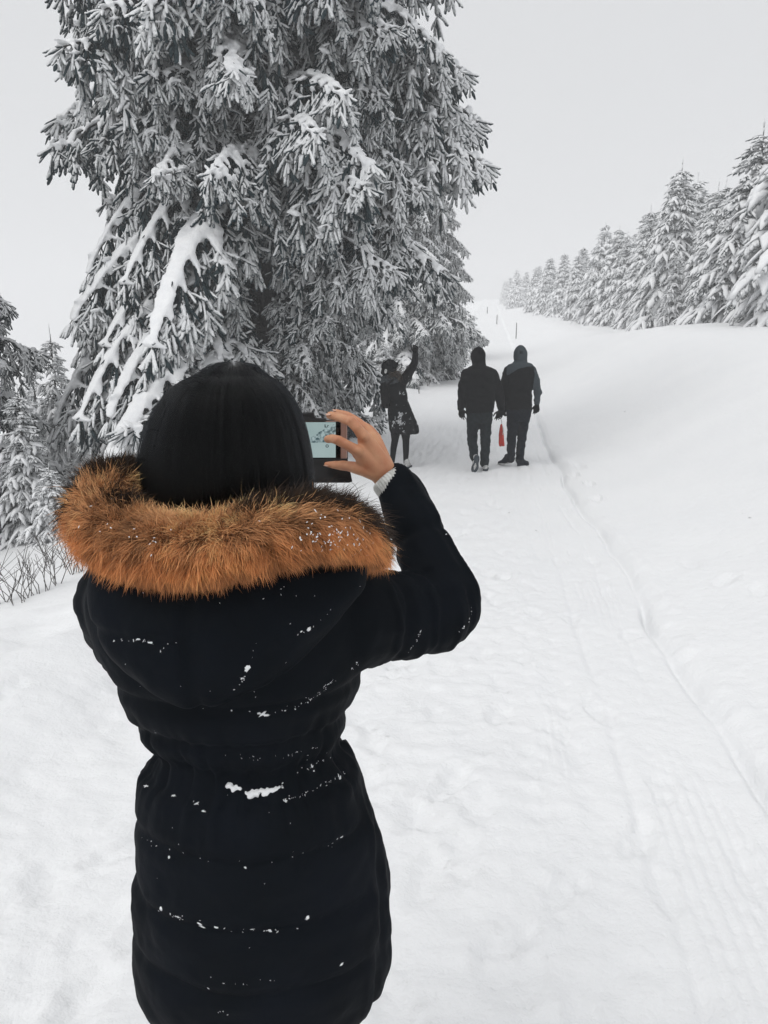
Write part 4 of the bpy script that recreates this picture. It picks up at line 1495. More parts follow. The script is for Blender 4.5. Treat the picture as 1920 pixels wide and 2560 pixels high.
n3 = nd(t, 'ShaderNodeTexNoise', Scale=28.0, Detail=4.0)
ad = nd(t, 'ShaderNodeMath', operation='MULTIPLY_ADD')
ad.inputs[1].default_value = 0.1
bp = nd(t, 'ShaderNodeBump', Strength=0.5, Distance=0.006)
t.links.new(tc.outputs['Object'], n2.inputs['Vector'])
t.links.new(tc.outputs['Object'], n3.inputs['Vector'])
t.links.new(n2.outputs['Fac'], ad.inputs[0])
t.links.new(n3.outputs['Fac'], ad.inputs[2])
t.links.new(ad.outputs[0], bp.inputs['Height'])
t.links.new(bp.outputs['Normal'], b.inputs['Normal'])

pcx = float(atd(560, 1900, DC).x)
w4 = empty('person', (pcx, DC, gz(pcx, DC)))
tag(w4, 'person with black hair and fox-brown fur hood on a navy quilted coat, photographing', 'person')


def dring(rows):
    o = []
    for yd, xl, xr, hy, D in rows:
        c = np.array(atd((xl + xr) / 2, yd, D))
        o.append((c, (xr - xl) / 2 * mpx(c), hy))
    return o


torso_rows = [(2150, 376, 748, .130, DC), (2136, 350, 786, .142, DC), (2105, 317, 824, .152, DC), (2062, 299, 841, .16, DC), (2000, 294, 845, .162, DC), (1900, 297, 839, .158, DC), (1800, 300, 818, .15, DC),
              (1700, 304, 790, .138, DC), (1645, 314, 772, .125, DC), (1606, 331, 745, .113, DC), (1560, 307, 745, .118, DC), (1500, 284, 765, .13, DC), (1440, 248, 785, .14, DC), (1350, 205, 790, .145, DC),
              (1270, 190, 790, .135, DC), (1200, 240, 750, .11, DC), (1150, 330, 650, .085, DC), (1110, 400, 590, .06, DC)]
TR = smooth_rings(dring(torso_rows), 5)
SH, EL, CU = [np.array(v) for v in (atd(742, 1335, 0.99), atd(950, 1322, 1.08), atd(862, 1058, 1.20))]
EL2 = np.array(atd(955, 1290, 1.09))
coat = [loft(TR, 64)]
coat += limb([SH, np.array(atd(850, 1332, 1.04)), EL], [.080, .066, .059])
coat += limb([EL2, np.array(atd(912, 1170, 1.145)), CU], [.056, .049, .0395])
SHL, ELL, CUL = [np.array(v) for v in (atd(274, 1300, 1.0), atd(288, 1400, 1.2), atd(480, 1110, 1.31))]
coat += limb([SHL, ELL], [.070, .06]) + limb([ELL, CUL], [.058, .04])
me = fuse('coat', coat, 0.0052, 8, [M_COAT])
V, N = get_co(me), normals(me)
back = 0.845
seam_y = [1545, 1640, 1722, 1762, 1872, 2008, 2130]
seam_z = [atd(500, y, back).z for y in seam_y]
armt = ((V - SH) @ (EL - SH)) / ((EL - SH) @ (EL - SH))
isarm = smooth(0.12, 0.28, armt) * (V[:, 0] > SH[0])
ft = ((V - EL2) @ (CU - EL2)) / ((CU - EL2) @ (CU - EL2))
q = np.zeros(len(V))
wave = 0.006 * vnoise(V[:, 0] * 7, V[:, 1] * 7)
for k, sz in enumerate(seam_z):
    dz = V[:, 2] - sz - wave - 0.012 * ((V[:, 0] - pcx) / 0.2) ** 2 * 0
    wd = 0.010 if k != 2 else 0.020
    q -= (0.0075 if k != 2 else 0.012) * np.exp(-(dz / wd) ** 2) * (1 - isarm)
for st in (0.42, 0.78):
    q -= 0.006 * np.exp(-((armt - st) / 0.05) ** 2) * isarm * (ft < 0.18)
for st in (0.52,):
    q -= 0.005 * np.exp(-((ft - st) / 0.05) ** 2) * isarm * (ft > 0.1)
zl = seam_z[1]
gath = np.exp(-((V[:, 2] - seam_z[2]) / 0.075) ** 2) * (1 - isarm)
th = np.arctan2(V[:, 1] - DC, V[:, 0] - pcx)
q += 0.0045 * gath * vnoise(th * 11, V[:, 2] * 9) + 0.002 * gath * vnoise(th * 26, V[:, 2] * 12)
q += 0.0035 * fbm(V[:, 0] * 14, V[:, 1] * 14, V[:, 2] * 20, oct=3) + 0.004 * isarm * vnoise(armt * 16 + 3 * ft, V[:, 2] * 10, V[:, 1] * 6)
set_co(me, V + N * q[:, None])
coat_bvh = BVHTree.FromPolygons([v.co.copy() for v in me.vertices], [tuple(p.vertices) for p in me.polygons])
coat_o = wlink('coat', me, w4)

# hood hanging on the back
hrows = [(1215, 205, 790, .055, .90), (1270, 196, 785, .075, .895), (1330, 205, 745, .083, .89), (1390, 232, 690, .083, .89), (1440, 280, 622, .074, .885), (1480, 345, 545, .060, .88), (1503, 400, 490, .043, .88), (1514, 430, 462, .02, .88)]
hood = fuse('hood', [loft(smooth_rings(dring(hrows), 4), 48)], 0.005, 6, [M_COAT])
V, N = get_co(hood), normals(hood)
sx = atd(445, 1400, .82).x
q = -0.007 * np.exp(-((V[:, 0] - sx - 0.02 * vnoise(V[:, 2] * 6, V[:, 2] * 0)) / 0.01) ** 2) + 0.004 * fbm(V[:, 0] * 16, V[:, 1] * 10, V[:, 2] * 12, oct=3)
q -= 0.005 * np.exp(-((V[:, 2] - atd(300, 1386, .82).z + 0.1 * (V[:, 0] - sx) * 0) / 0.008) ** 2) * (V[:, 0] < sx - 0.02)
set_co(hood, V + N * q[:, None])
hood_bvh4 = BVHTree.FromPolygons([v.co.copy() for v in hood.vertices], [tuple(p.vertices) for p in hood.polygons])
hood_o = wlink('hood', hood, w4)

# legs and boots below the hem
gz4 = gz(pcx, DC)
hipz = atd(560, 2185, DC).z
lx = [float(atd(455, 2190, DC).x), float(atd(660, 2190, DC).x)]
M_PANTS = cloth('black_trousers', (0.006, 0.007, 0.008), (0.011, 0.012, 0.014))
pz = [loft(smooth_rings(dring([(2300, 380, 740, .11, DC), (2230, 362, 752, .125, DC), (2180, 366, 752, .13, DC), (2120, 380, 742, .12, DC)]), 3), 40)]
for x in lx:
    pz += limb([(x, DC, hipz + 0.06), (x + (0.01 if x < pcx else -0.01), DC - 0.01, gz4 + 0.45), (x, DC + 0.02, gz4 + 0.16)], [.088, .062, .05])
me = fuse('trousers', pz, 0.010, 4, [M_PANTS])
crease(me, 0.006, 12)
wlink('trousers', me, w4)
for x in lx:
    shoe(w4, (x - pcx, 0.02, -0.005), Euler((0, 0, R(8 if x < pcx else -8))).to_matrix(), M_SHOE_D, M_SOLE, 0.26, 0.1)

# head, neck and arms inside the clothes
HC = np.array(atd(492, 960, 0.985))
SLIM = 0.62
body = head_pieces(HC + [0, 0, -.01], (0.18, 1, 0), 0.97) + limb([HC + [0, -.01, -.16], HC + [0.0, 0, -.4], (pcx, DC, gz4 + .9)], [.085, .10, .11]) + \
    limb([HC + [.02, 0, -.24], SH, EL, CU], [.06, .05, .04, .026]) + limb([HC + [-.02, 0, -.24], SHL, ELL, CUL], [.06, .05, .04, .026]) + \
    limb([(lx[0], DC, gz4 + .85), (lx[0], DC, gz4 + .1)], [.075, .035]) + limb([(lx[1], DC, gz4 + .85), (lx[1], DC, gz4 + .1)], [.075, .035])
wlink('body', fuse('body', body, 0.010, 3, [M_SKIN]), w4)
SLIM = 1.0

# ---- hand that holds the phone
def H(zx, zy, D):
    return np.array(at(720 + zx / 5.184, 980 + zy / 5.184, D))


def hr(r_, p):
    return r_ / 5.184 * mpx(p) / K


def hl(pts):
    o = []
    for i in range(len(pts) - 1):
        a_, b_ = H(*pts[i][:3]), H(*pts[i + 1][:3])
        o.append(rcone(a_, hr(pts[i][3], a_), b_, hr(pts[i + 1][3], b_), ns=16))
    return o


def flatc(p0, r0, p1, r1, f=0.62):
    a_, b_ = H(*p0), H(*p1)
    return rcone(a_, hr(r0, a_), b_, hr(r1, b_), ns=18, flat=((0.0, 1, 0.1), f))


WR = (1290, 1125, 1.200)
hp = []
hp += hl([(900, 765, 1.190, 78), (770, 690, 1.186, 66), (655, 628, 1.190, 66), (575, 603, 1.207, 58), (515, 612, 1.226, 52)])
hp += hl([(985, 585, 1.196, 80), (900, 470, 1.194, 70), (825, 385, 1.200, 70), (690, 335, 1.220, 60), (560, 303, 1.242, 55), (545, 305, 1.244, 52)])
hp += hl([(1075, 560, 1.220, 74), (985, 460, 1.224, 62), (900, 385, 1.232, 61), (765, 300, 1.250, 52), (625, 262, 1.266, 42)])
hp += hl([(1150, 600, 1.240, 66), (1060, 480, 1.248, 54), (960, 420, 1.262, 50), (880, 390, 1.276, 42)])
hp += hl([(1120, 1050, 1.200, 105), (985, 1005, 1.200, 92), (890, 985, 1.203, 82), (790, 962, 1.212, 68), (690, 952, 1.222, 64), (590, 944, 1.232, 52), (500, 936, 1.240, 34)])
hp += [flatc(WR, 175, (925, 790, 1.192), 100), flatc(WR, 180, (1000, 625, 1.197), 105), flatc(WR, 170, (1075, 610, 1.214), 100), flatc(WR, 160, (1145, 640, 1.232), 85),
       flatc((940, 800, 1.194), 88, (985, 940, 1.198), 95), flatc((1350, 1190, 1.20), 172, WR, 172, 0.7)]
hand = fuse('hand', hp, 0.00175, 5, [M_SKIN, M_NAIL], 0.45)
V, N = get_co(hand), normals(hand)
q = np.zeros(len(V))


def dist_to(p):
    return np.linalg.norm(V - p, axis=1)


# knuckle creases, tendons
for pt, r_, am in (((655, 600, 1.182), 0.006, 0.0010), ((830, 350, 1.192), 0.006, 0.0010), ((925, 770, 1.178), 0.009, 0.0016), ((1010, 580, 1.182), 0.009, 0.0018), ((700, 925, 1.215), 0.006, 0.0008)):
    q += 1.7 * am * np.exp(-(dist_to(H(*pt)) / r_) ** 2)
for a_, b_ in (((985, 590, 1.18), (1230, 1000, 1.18)), ((915, 770, 1.178), (1190, 1030, 1.18)), ((1080, 570, 1.20), (1290, 980, 1.19))):
    A_, B_ = H(*a_), H(*b_)
    tt = np.clip(((V - A_) @ (B_ - A_)) / ((B_ - A_) @ (B_ - A_)), 0, 1)
    q += 0.0015 * np.exp(-(np.linalg.norm(V - A_ - tt[:, None] * (B_ - A_), axis=1) / 0.007) ** 2) * (1 - tt)
set_co(hand, V + N * q[:, None])
hand_o = wlink('hand', hand, w4)
# thumb nail and fingertip nails, lying on the finger ends
for c_, dr, nr, ln, wd in ((H(495, 955, 1.232), H(470, 935, 1.24) - H(560, 945, 1.235), (0.1, -0.35, -1), 0.0085, 0.0048),
                           (H(520, 290, 1.232), H(500, 300, 1.236) - H(600, 310, 1.232), (-0.2, -0.2, 1), 0.008, 0.005),
                           (H(605, 238, 1.262), H(590, 250, 1.262) - H(700, 280, 1.262), (-0.2, -0.2, 1), 0.007, 0.0045)):
    dr, nr = np.array(dr), np.array(nr, float)
    dr /= np.linalg.norm(dr)
    nr -= dr * (nr @ dr)
    nr /= np.linalg.norm(nr)
    s_ = np.cross(dr, nr)
    V_, F_ = rcone((0, 0, 0), 1, (0, 0, 0.001), 1, ns=14, caps=4)
    V_ = np.array(c_) + V_[:, 0:1] * dr * ln * 0.6 + V_[:, 1:2] * s_ * wd * 0.8 + V_[:, 2:3] * nr * 0.0012
    wlink('nail', mesh_np('nail', V_, F_, True, [M_NAIL]), hand_o)

# other hand, behind the head, at the far end of the phone
lh = hand_pieces(CUL + (np.array(atd(505, 1080, 1.3)) - CUL) * 0.2, np.array(atd(560, 985, 1.24)) - CUL, (1, 0, 0.4), (0.2, -1, 0), 0.165, 0.5, 0.1)
wlink('hand', fuse('hand', lh + [rcone(CUL, .026, CUL + (np.array(atd(505, 1080, 1.3)) - CUL) * .4, .026)], 0.0035, 3, [M_SKIN]), w4)

# ribbed jumper cuff
M_KNIT = noisy('grey_knit', (0.42, 0.42, 0.40), (0.66, 0.66, 0.64), 90, 0.9, 0.6, 500, dist=0.002)
ca, cb = H(1268, 1105, 1.2), H(1420, 1290, 1.19)
ax = (cb - ca) / np.linalg.norm(cb - ca)
S_ = np.cross(ax, [0, 1.0, 0.0])
S_ /= np.linalg.norm(S_)
N_ = np.cross(S_, ax)
na = 132
an = np.linspace(0, 2 * np.pi, na, endpoint=False)
rib_ = 1 + 0.035 * np.sin(an * 33)
Vc = []
for u, rr_ in ((0.06, 0.88), (0.0, 0.98), (0.004, 1.06), (0.012, 1.09), (0.03, 1.10), (0.05, 1.12)):
    k_ = rr_ * np.where(rr_ > 0.95, rib_, 1)
    Vc.append(ca + ax * (u if rr_ > 0.9 else 0.006) + (np.cos(an) * k_)[:, None] * S_ * 0.0265 + (np.sin(an) * k_)[:, None] * N_ * 0.023)
cuff = mesh_np('jumper_cuff', np.concatenate(Vc), [grid_faces(len(Vc), na)], True, [M_KNIT])
wlink('jumper_cuff', cuff, w4)

# ---- hair
M_HAIR, t, b = mat('black_hair')
b.inputs['Base Color'].default_value = (0.0026, 0.0029, 0.0032, 1)
b.inputs['Roughness'].default_value = 0.42
b.inputs['Specular IOR Level'].default_value = 0.09
tc = nd(t, 'ShaderNodeTexCoord')
mp = nd(t, 'ShaderNodeMapping')
mp.inputs['Scale'].default_value = (1, 1, 0.045)
n = nd(t, 'ShaderNodeTexNoise', Scale=330.0, Detail=5.0, Roughness=0.7)
bp = nd(t, 'ShaderNodeBump', Strength=0.45, Distance=0.004)
r = nd(t, 'ShaderNodeValToRGB')
r.color_ramp.elements[0].position, r.color_ramp.elements[0].color = 0.35, (0.0012, 0.0014, 0.0016, 1)
r.color_ramp.elements[1].position, r.color_ramp.elements[1].color = 0.7, (0.0042, 0.0044, 0.0047, 1)
t.links.new(tc.outputs['Object'], mp.inputs['Vector'])
t.links.new(mp.outputs['Vector'], n.inputs['Vector'])
t.links.new(n.outputs['Fac'], bp.inputs['Height'])
t.links.new(n.outputs['Fac'], r.inputs['Fac'])
t.links.new(r.outputs['Color'], b.inputs['Base Color'])
t.links.new(bp.outputs['Normal'], b.inputs['Normal'])
hrow = [(1092, 322, 664, .100, .97), (1060, 312, 672, .106, .97), (1010, 311, 669, .110, .97), (960, 319, 661, .112, .97), (910, 335, 649, .110, .97), (870, 356, 632, .104, .97), (840, 380, 612, .094, .97), (818, 410, 588, .076, .97), (804, 444, 560, .053, .97), (796, 474, 534, .027, .97), (793.5, 496, 514, .008, .97)]
HRs = smooth_rings(dring(hrow), 5)
V, F = loft(HRs, 72)
hc_ = np.array([HC[0], 0.97])
V[:, :2] = hc_ + (V[:, :2] - hc_) * 0.955
V[:, 2] -= 0.005
th = np.arctan2(V[:, 1] - DC, V[:, 0] - HC[0])
V[:, :2] += ((0.0012 * vnoise(th * 9, V[:, 2] * 4))[:, None] * np.stack([np.cos(th), np.sin(th)], -1))
M_SCALP = noisy('under_hair', (0.002, 0.002, 0.0022), (0.003, 0.003, 0.0033), 40, 1.0, spec=0.0)
acc = Acc()
acc.add(V, F, 1)


def ribbons(acc, P, W, side):
    """P (n,m,3) strand points, W (n,m) half widths, side (n,m,3)"""
    n_, m_ = P.shape[:2]
    Vv = np.stack([P - side * W[..., None], P + side * W[..., None]], 2).reshape(n_, -1, 3)
    i = np.arange(m_ - 1) * 2
    f = np.stack([i, i + 1, i + 3, i + 2], -1)
    acc.add(Vv.reshape(-1, 3), [(f[None] + (np.arange(n_) * m_ * 2)[:, None, None]).reshape(-1, 4)])


rg = np.random.default_rng(17)
RC = np.array([[*r_[0], r_[1], r_[2]] for r_ in HRs])          # bottom -> top
ns_, m_ = 30000, 14
ph = rg.random(ns_) * 2 * np.pi
kk_ = np.linspace(0, 1, m_)[None]
v0 = np.where(rg.random(ns_) < 0.6, 0.93 + 0.07 * rg.random(ns_), 0.45 + 0.5 * rg.random(ns_))
v1 = np.where(rg.random(ns_) < 0.75, 0.02 * rg.random(ns_), 0.3 * rg.random(ns_)) * np.minimum(1, v0)
vv = v0[:, None] + (v1 - v0)[:, None] * kk_
idx_ = vv * (len(RC) - 1)
i0 = np.clip(idx_.astype(int), 0, len(RC) - 2)
fr = (idx_ - i0)[..., None]
rc = RC[i0] * (1 - fr) + RC[i0 + 1] * fr
phs = ph[:, None] + 0.025 * vnoise(np.cos(ph[:, None]) * 2.3 + 0.41 + 0 * vv, np.sin(ph[:, None]) * 2.3 + 0.77, vv * 1.6) + 0.022 * vnoise(np.cos(ph[:, None]) * 9 + 0.43 + 0 * vv, np.sin(ph[:, None]) * 9 + 0.7, vv * 3) + 0.03 * rg.normal(0, 1, (ns_, 1)) * (1 - vv)
lay_ = 0.018 * rg.random((ns_, 1)) ** 1.6 + 0.05 * rg.random((ns_, 1)) * (rg.random((ns_, 1)) < 0.035)
o_ = 1.004 + (lay_ + 0.012 * vnoise(np.cos(phs) * 4.7 + .3, np.sin(phs) * 4.7, vv * 1.4) + 0.013 * vnoise(np.cos(phs) * 14 + 0.45, np.sin(phs) * 14 + 0.6, vv * 1.2) + 0.009 * vnoise(np.cos(phs) * 38 + 0.4, np.sin(phs) * 38 + 0.3, vv * 1.5)) * np.sin(np.pi * np.clip(0.08 + 0.75 * (1 - vv), 0, 1))
P = np.stack([rc[..., 0] + rc[..., 3] * o_ * np.cos(phs), rc[..., 1] + rc[..., 4] * o_ * np.sin(phs), rc[..., 2] + 0.12 * lay_ * (vv > 0.8)], -1)


def strands(name, P, rad, m, parent):
    off = Vector((0, 0, 0))
    b_ = parent
    while b_ is not None:
        off += b_.location
        b_ = b_.parent
    cu = bpy.data.hair_curves.new(name)
    cu.add_curves([P.shape[1]] * P.shape[0])
    cu.attributes['position'].data.foreach_set('vector', (P - np.array(off)).reshape(-1).astype(np.float32))
    ra = cu.attributes.get('radius') or cu.attributes.new('radius', 'FLOAT', 'POINT')
    ra.data.foreach_set('value', np.broadcast_to(rad, P.shape[:2]).reshape(-1).astype(np.float32))
    cu.materials.append(m)
    return link(name, cu, parent)


M_STRAND = bpy.data.materials.new('hair_strand')
M_STRAND.use_nodes = True
t = M_STRAND.node_tree
t.nodes.clear()
so_ = t.nodes.new('ShaderNodeOutputMaterial')
hb = t.nodes.new('ShaderNodeBsdfHairPrincipled')
hb.parametrization = 'COLOR'
hb.inputs['Color'].default_value = (0.0012, 0.0014, 0.0017, 1)
hb.inputs['Roughness'].default_value = 0.24
hb.inputs['Radial Roughness'].default_value = 0.35
hb.inputs["IOR"].default_value = 1.29
t.links.new(hb.outputs[0], so_.inputs['Surface'])
hair_P, hair_r = P, 0.00013 * np.linspace(1, 0.6, m_)[None]
# loose flying hairs over the crown and at the sides
nf = 320
ph = rg.random(nf) * 2 * np.pi
ii = (rg.random(nf) ** 0.45 * (len(RC) - 12)).astype(int) + 9
rc = RC[np.minimum(ii, len(RC) - 3)]
base = np.stack([rc[:, 0] + rc[:, 3] * np.cos(ph), rc[:, 1] + rc[:, 4] * np.sin(ph), rc[:, 2]], -1)
nd_ = np.stack([np.cos(ph), np.sin(ph), 0.7 * np.ones(nf)], -1)
tdir = np.stack([-np.sin(ph) * np.sign(rg.normal(0, 1, nf)), np.cos(ph), -0.2 * np.ones(nf)], -1)
u = np.linspace(0, 1, 9)[None, :, None]
ln_ = (0.009 + 0.028 * rg.random((nf, 1, 1)) ** 2)
P = base[:, None] + ln_ * (u * (1 - 0.75 * u) * nd_[:, None] * 1.1 + u * tdir[:, None] * (0.25 + 0.4 * rg.random((nf, 1, 1))) - 0.4 * u ** 2 * np.array([0, 0, 1.0]))
ribbons(acc, P, np.full((nf, 9), 0.00022) * np.linspace(1, 0.6, 9)[None], np.broadcast_to(np.array([0.5, 0, 0.86]), P.shape))
# long stray hair looping in front of the cuff
P = spline([atd(700, 1042, .9), atd(740, 1034, .9), atd(768, 1050, .9), atd(778, 1085, .9)], 8)
acc.add(*tube(P, 0.00022, 3, cap=False))
hair_o = wlink('hair', acc.mesh('hair', [M_HAIR, M_SCALP]), w4)
strands('hair_strands', hair_P, hair_r, M_STRAND, hair_o)

# ---- fur trim of the hood
M_FUR, t, b = mat('fox_fur')
va = nd(t, 'ShaderNodeVertexColor')
va.layer_name = 'fur'
t.links.new(va.outputs['Color'], b.inputs['Base Color'])
b.inputs['Roughness'].default_value = 0.6
b.inputs['Specular IOR Level'].default_value = 0.25
fp = [(330, 1092, 1.01, .030), (300, 1070, .97, .042), (246, 1074, .925, .050), (228, 1128, .89, .052), (300, 1176, .86, .050), (420, 1188, .83, .0465), (520, 1172, .82, .0445), (620, 1148, .83, .044), (700, 1138, .855, .0425), (760, 1155, .89, .038), (795, 1183, .935, .031), (808, 1198, .975, .020)]
FP = spline([atd(x, y, d) for x, y, d, _ in fp], 10)
FR = spline([(r_, 0, 0) for *_, r_ in fp], 10)[:, 0] - 0.012
V, F = tube(FP, FR, 24)
acc = Acc()
acc.add(V, F)
T_ = np.gradient(FP, axis=0)
T_ /= np.linalg.norm(T_, axis=1)[:, None]
S1 = np.cross(T_, [0, 0, 1.0])
S1 /= np.linalg.norm(S1, axis=1)[:, None]
N1 = np.cross(S1, T_)
nfur = 135000
seg = np.concatenate([[0], np.cumsum(np.linalg.norm(np.diff(FP, axis=0), axis=1))])
u = rg.random(nfur) * seg[-1]
ki = np.clip(np.searchsorted(seg, u) - 1, 0, len(FP) - 2)
f = ((u - seg[ki]) / (seg[ki + 1] - seg[ki]))[:, None]
lerp = lambda A: A[ki] * (1 - f) + A[ki + 1] * f
Pc, Tc, Sc, Nc = lerp(FP), lerp(T_), lerp(S1), lerp(N1)
Rc = lerp(FR[:, None])
al = rg.random(nfur) * 2 * np.pi
nrm = np.cos(al)[:, None] * Sc + np.sin(al)[:, None] * Nc
root = Pc + nrm * Rc
# lay of the fur: outward, swept along the trim and down, gathered in tufts
outer = smooth(0.1, 0.75, nrm[:, 2] - 0.5 * nrm[:, 0] * (u < 0.4 * seg[-1])) * (smooth(0.5, 0.72, u / seg[-1]) + smooth(0.36, 0.24, u / seg[-1]))
outer = np.clip(2.2 * outer * smooth(-0.7, 0.0, nrm[:, 1]), 0, 1)
jit_ = rg.normal(0, 0.003, (2, nfur))
cl = np.floor((u + jit_[0]) / 0.010) * 37 + np.floor((al * Rc[:, 0] + jit_[1]) / 0.009) * 17
h1 = _h(cl, cl * 0 + 1, cl * 0) * 2 - 1
h2 = _h(cl, cl * 0 + 2, cl * 0) * 2 - 1
h3 = _h(cl, cl * 0 + 3, cl * 0)
side_ = np.interp(u / seg[-1], [0, 0.25, 0.6, 1], [-0.4, -0.2, 0.35, 0.75])[:, None]
lay = nrm * 0.46 + Tc * (side_ + 0.45 * h1[:, None]) + np.array([0.0, 0, -1.0]) * (0.35 + 0.25 * h2[:, None]) * (nrm[:, 2:3] < 0.5) + rg.normal(0, 0.17, (nfur, 3))
lay /= np.linalg.norm(lay, axis=1)[:, None]
guard = rg.random(nfur) < 0.13
lenf = np.where(guard, 0.019 + 0.014 * rg.random(nfur), 0.011 + 0.009 * rg.random(nfur)) * (0.8 + 0.4 * h3) * (1 + 1.0 * outer * rg.random(nfur)) * (1 - 0.3 * smooth(-0.2, -0.8, nrm[:, 2]))
k_ = np.array([0, 0.55, 1.0])
grav = np.array([0, 0, -1.0])
P = root[:, None] + lenf[:, None, None] * (k_[None, :, None] * lay[:, None] + 0.22 * (k_[None, :, None] ** 2) * grav)
# tips of a tuft lean together
_, inv = np.unique(cl.astype(np.int64) * 1000 + np.floor(u / 0.05).astype(np.int64), return_inverse=True)
cnt_ = np.bincount(inv)
tipm = np.stack([np.bincount(inv, P[:, -1, a_]) / cnt_ for a_ in range(3)], -1)[inv]
pull = (0.12 + 0.34 * rg.random(nfur))[:, None, None] * (k_[None, :, None] ** 1.6)
P = P + pull * (tipm[:, None] - P[:, -1:, :])
P[:, 1:] += rg.normal(0, 0.0012, (nfur, 2, 3))
side = np.cross(lay, rg.normal(0, 1, (nfur, 3)))
side /= np.linalg.norm(side, axis=1)[:, None]
W = np.where(guard | (outer > 0.4), 0.00036, 0.00027)[:, None] * np.array([1.0, 0.85, 0.12])[None]
n_before = acc.n
ribbons(acc, P, W, np.broadcast_to(side[:, None], P.shape))
fur_me = acc.mesh('fur_trim', [M_FUR])
# colour: sandier on upward faces, russet on the roll, darker underneath, black guard-hair tips on the outer rim
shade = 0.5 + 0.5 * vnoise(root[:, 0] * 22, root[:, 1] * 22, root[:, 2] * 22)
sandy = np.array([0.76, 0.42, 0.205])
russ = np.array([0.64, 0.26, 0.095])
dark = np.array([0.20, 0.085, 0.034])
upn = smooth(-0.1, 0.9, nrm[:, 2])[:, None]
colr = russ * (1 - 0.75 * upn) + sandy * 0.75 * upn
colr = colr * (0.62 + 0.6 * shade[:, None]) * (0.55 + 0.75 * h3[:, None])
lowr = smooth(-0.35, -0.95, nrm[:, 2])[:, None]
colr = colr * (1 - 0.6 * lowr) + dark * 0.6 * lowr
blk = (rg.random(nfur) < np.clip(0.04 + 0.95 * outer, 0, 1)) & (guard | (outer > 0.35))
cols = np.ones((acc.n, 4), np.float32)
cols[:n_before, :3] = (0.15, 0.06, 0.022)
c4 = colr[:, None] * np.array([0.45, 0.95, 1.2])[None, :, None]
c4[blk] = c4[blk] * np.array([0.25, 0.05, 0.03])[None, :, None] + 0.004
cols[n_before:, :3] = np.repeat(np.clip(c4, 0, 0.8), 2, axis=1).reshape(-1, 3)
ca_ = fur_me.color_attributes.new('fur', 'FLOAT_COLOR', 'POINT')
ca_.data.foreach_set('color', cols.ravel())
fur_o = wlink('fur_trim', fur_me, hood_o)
# snow crumbs caught in the fur
ico_V, ico_F = rcone((0, 0, 0), 1, (0, 0, 0.01), 1, ns=6, caps=2)


def flecks(pts, bvhs, parent, name, rg, flat=0.5):
    a = Acc()
    for xd, yd, r_ in pts:
        best = None
        for bv in bvhs:
            h_ = bv.ray_cast(Vector((0, 0, CAM_Z)), ray(xd * K, yd * K).normalized())
            if h_[0] is not None and (best is None or h_[3] < best[3]):
                best = h_
        if best is None or best[3] > 1.7:
            continue
        p_, n_ = np.array(best[0]), np.array(best[1])
        rr_ = r_ * mpx(p_)
        e1 = np.cross(n_, [0.3, 0.1, 1.0])
        e1 /= np.linalg.norm(e1)
        e2 = np.cross(n_, e1)
        j = 1 + (0.7 if r_ < 4.6 else 0.28) * (rg.random((len(ico_V), 1)) * 2 - 1)
        an_ = rg.random() * 3.1
        q1, q2 = e1 * math.cos(an_) + e2 * math.sin(an_), e2 * math.cos(an_) - e1 * math.sin(an_)
        st = (0.5 + 1.5 * rg.random() ** 2) if r_ < 4.6 else 0.9 + 0.3 * rg.random()
        a.add(p_ + (ico_V[:, 0:1] * q1 * st + ico_V[:, 1:2] * q2 / st) * rr_ * j + ico_V[:, 2:3] * n_ * rr_ * flat, ico_F)
    o = wlink(name, a.mesh(name, [M_SNOW]), parent)
    tag(o, kind='stuff')
    return o


fur_bvh = BVHTree.FromPolygons([Vector(v) for v in V], [tuple(x) for x in F[0]])
rgf = np.random.default_rng(23)
pts = [(740 + 45 * rgf.normal(), 1165 + 32 * rgf.normal(), 0.9 + 1.2 * rgf.random()) for _ in range(110)] + [(300 + 60 * rgf.normal(), 1130 + 35 * rgf.normal(), 0.8 + 0.8 * rgf.random()) for _ in range(24)]
fo = flecks(pts, [fur_bvh], w4, 'snow_crumbs', rgf)
for v in fo.data.vertices:
    v.co += Vector((0, -0.019, 0.003))


def line(pl, n_, jit, r0, r1):
    n_ = max(3, int(n_ * 0.62))
    r0 *= 0.8
    jit *= 1.3
    pl = np.array(pl, float)
    o = []
    for k in range(n_):
        t_ = rgf.random() * (len(pl) - 1)
        i = min(int(t_), len(pl) - 2)
        p_ = pl[i] + (pl[i + 1] - pl[i]) * (t_ - i)
        o.append((p_[0] + rgf.normal(0, jit), p_[1] + rgf.normal(0, jit), r0 + (r1 - r0) * rgf.random() ** 2.5))
    return o


fl_ = line([(245, 1382), (300, 1384), (330, 1387)], 26, 1.5, .8, 3.2) + line([(330, 1387), (390, 1393)], 6, 3, .7, 1.5) + line([(350, 1400), (345, 1410)], 3, 2, 1, 2.6)
fl_ += [(535, 1442, 5.5), (533, 1448, 3.5)] + line([(530, 1452), (524, 1472), (500, 1495)], 16, 1.5, .7, 1.8) + line([(555, 1380), (545, 1420)], 6, 1, .6, 1.4)
fl_ += line([(640, 1372), (672, 1356)], 7, 1.5, .8, 3) + [(668, 1359, 4)] + line([(675, 1352), (735, 1300)], 8, 2, .6, 1.2)
fl_ += [(568, 1542, 4.5), (575, 1545, 3.5), (560, 1541, 2.5)] + line([(420, 1527), (560, 1543), (640, 1533)], 12, 2, .7, 1.5) + line([(635, 1532), (680, 1505), (722, 1468)], 52, 1.6, .7, 1.8) + line([(760, 1448), (785, 1420)], 10, 1.5, .7, 1.6)
fl_ += line([(480, 1633), (560, 1640), (640, 1630), (690, 1612)], 34, 2, .5, 1.4) + line([(330, 1575), (345, 1590)], 4, 2, .8, 2)
patch = []
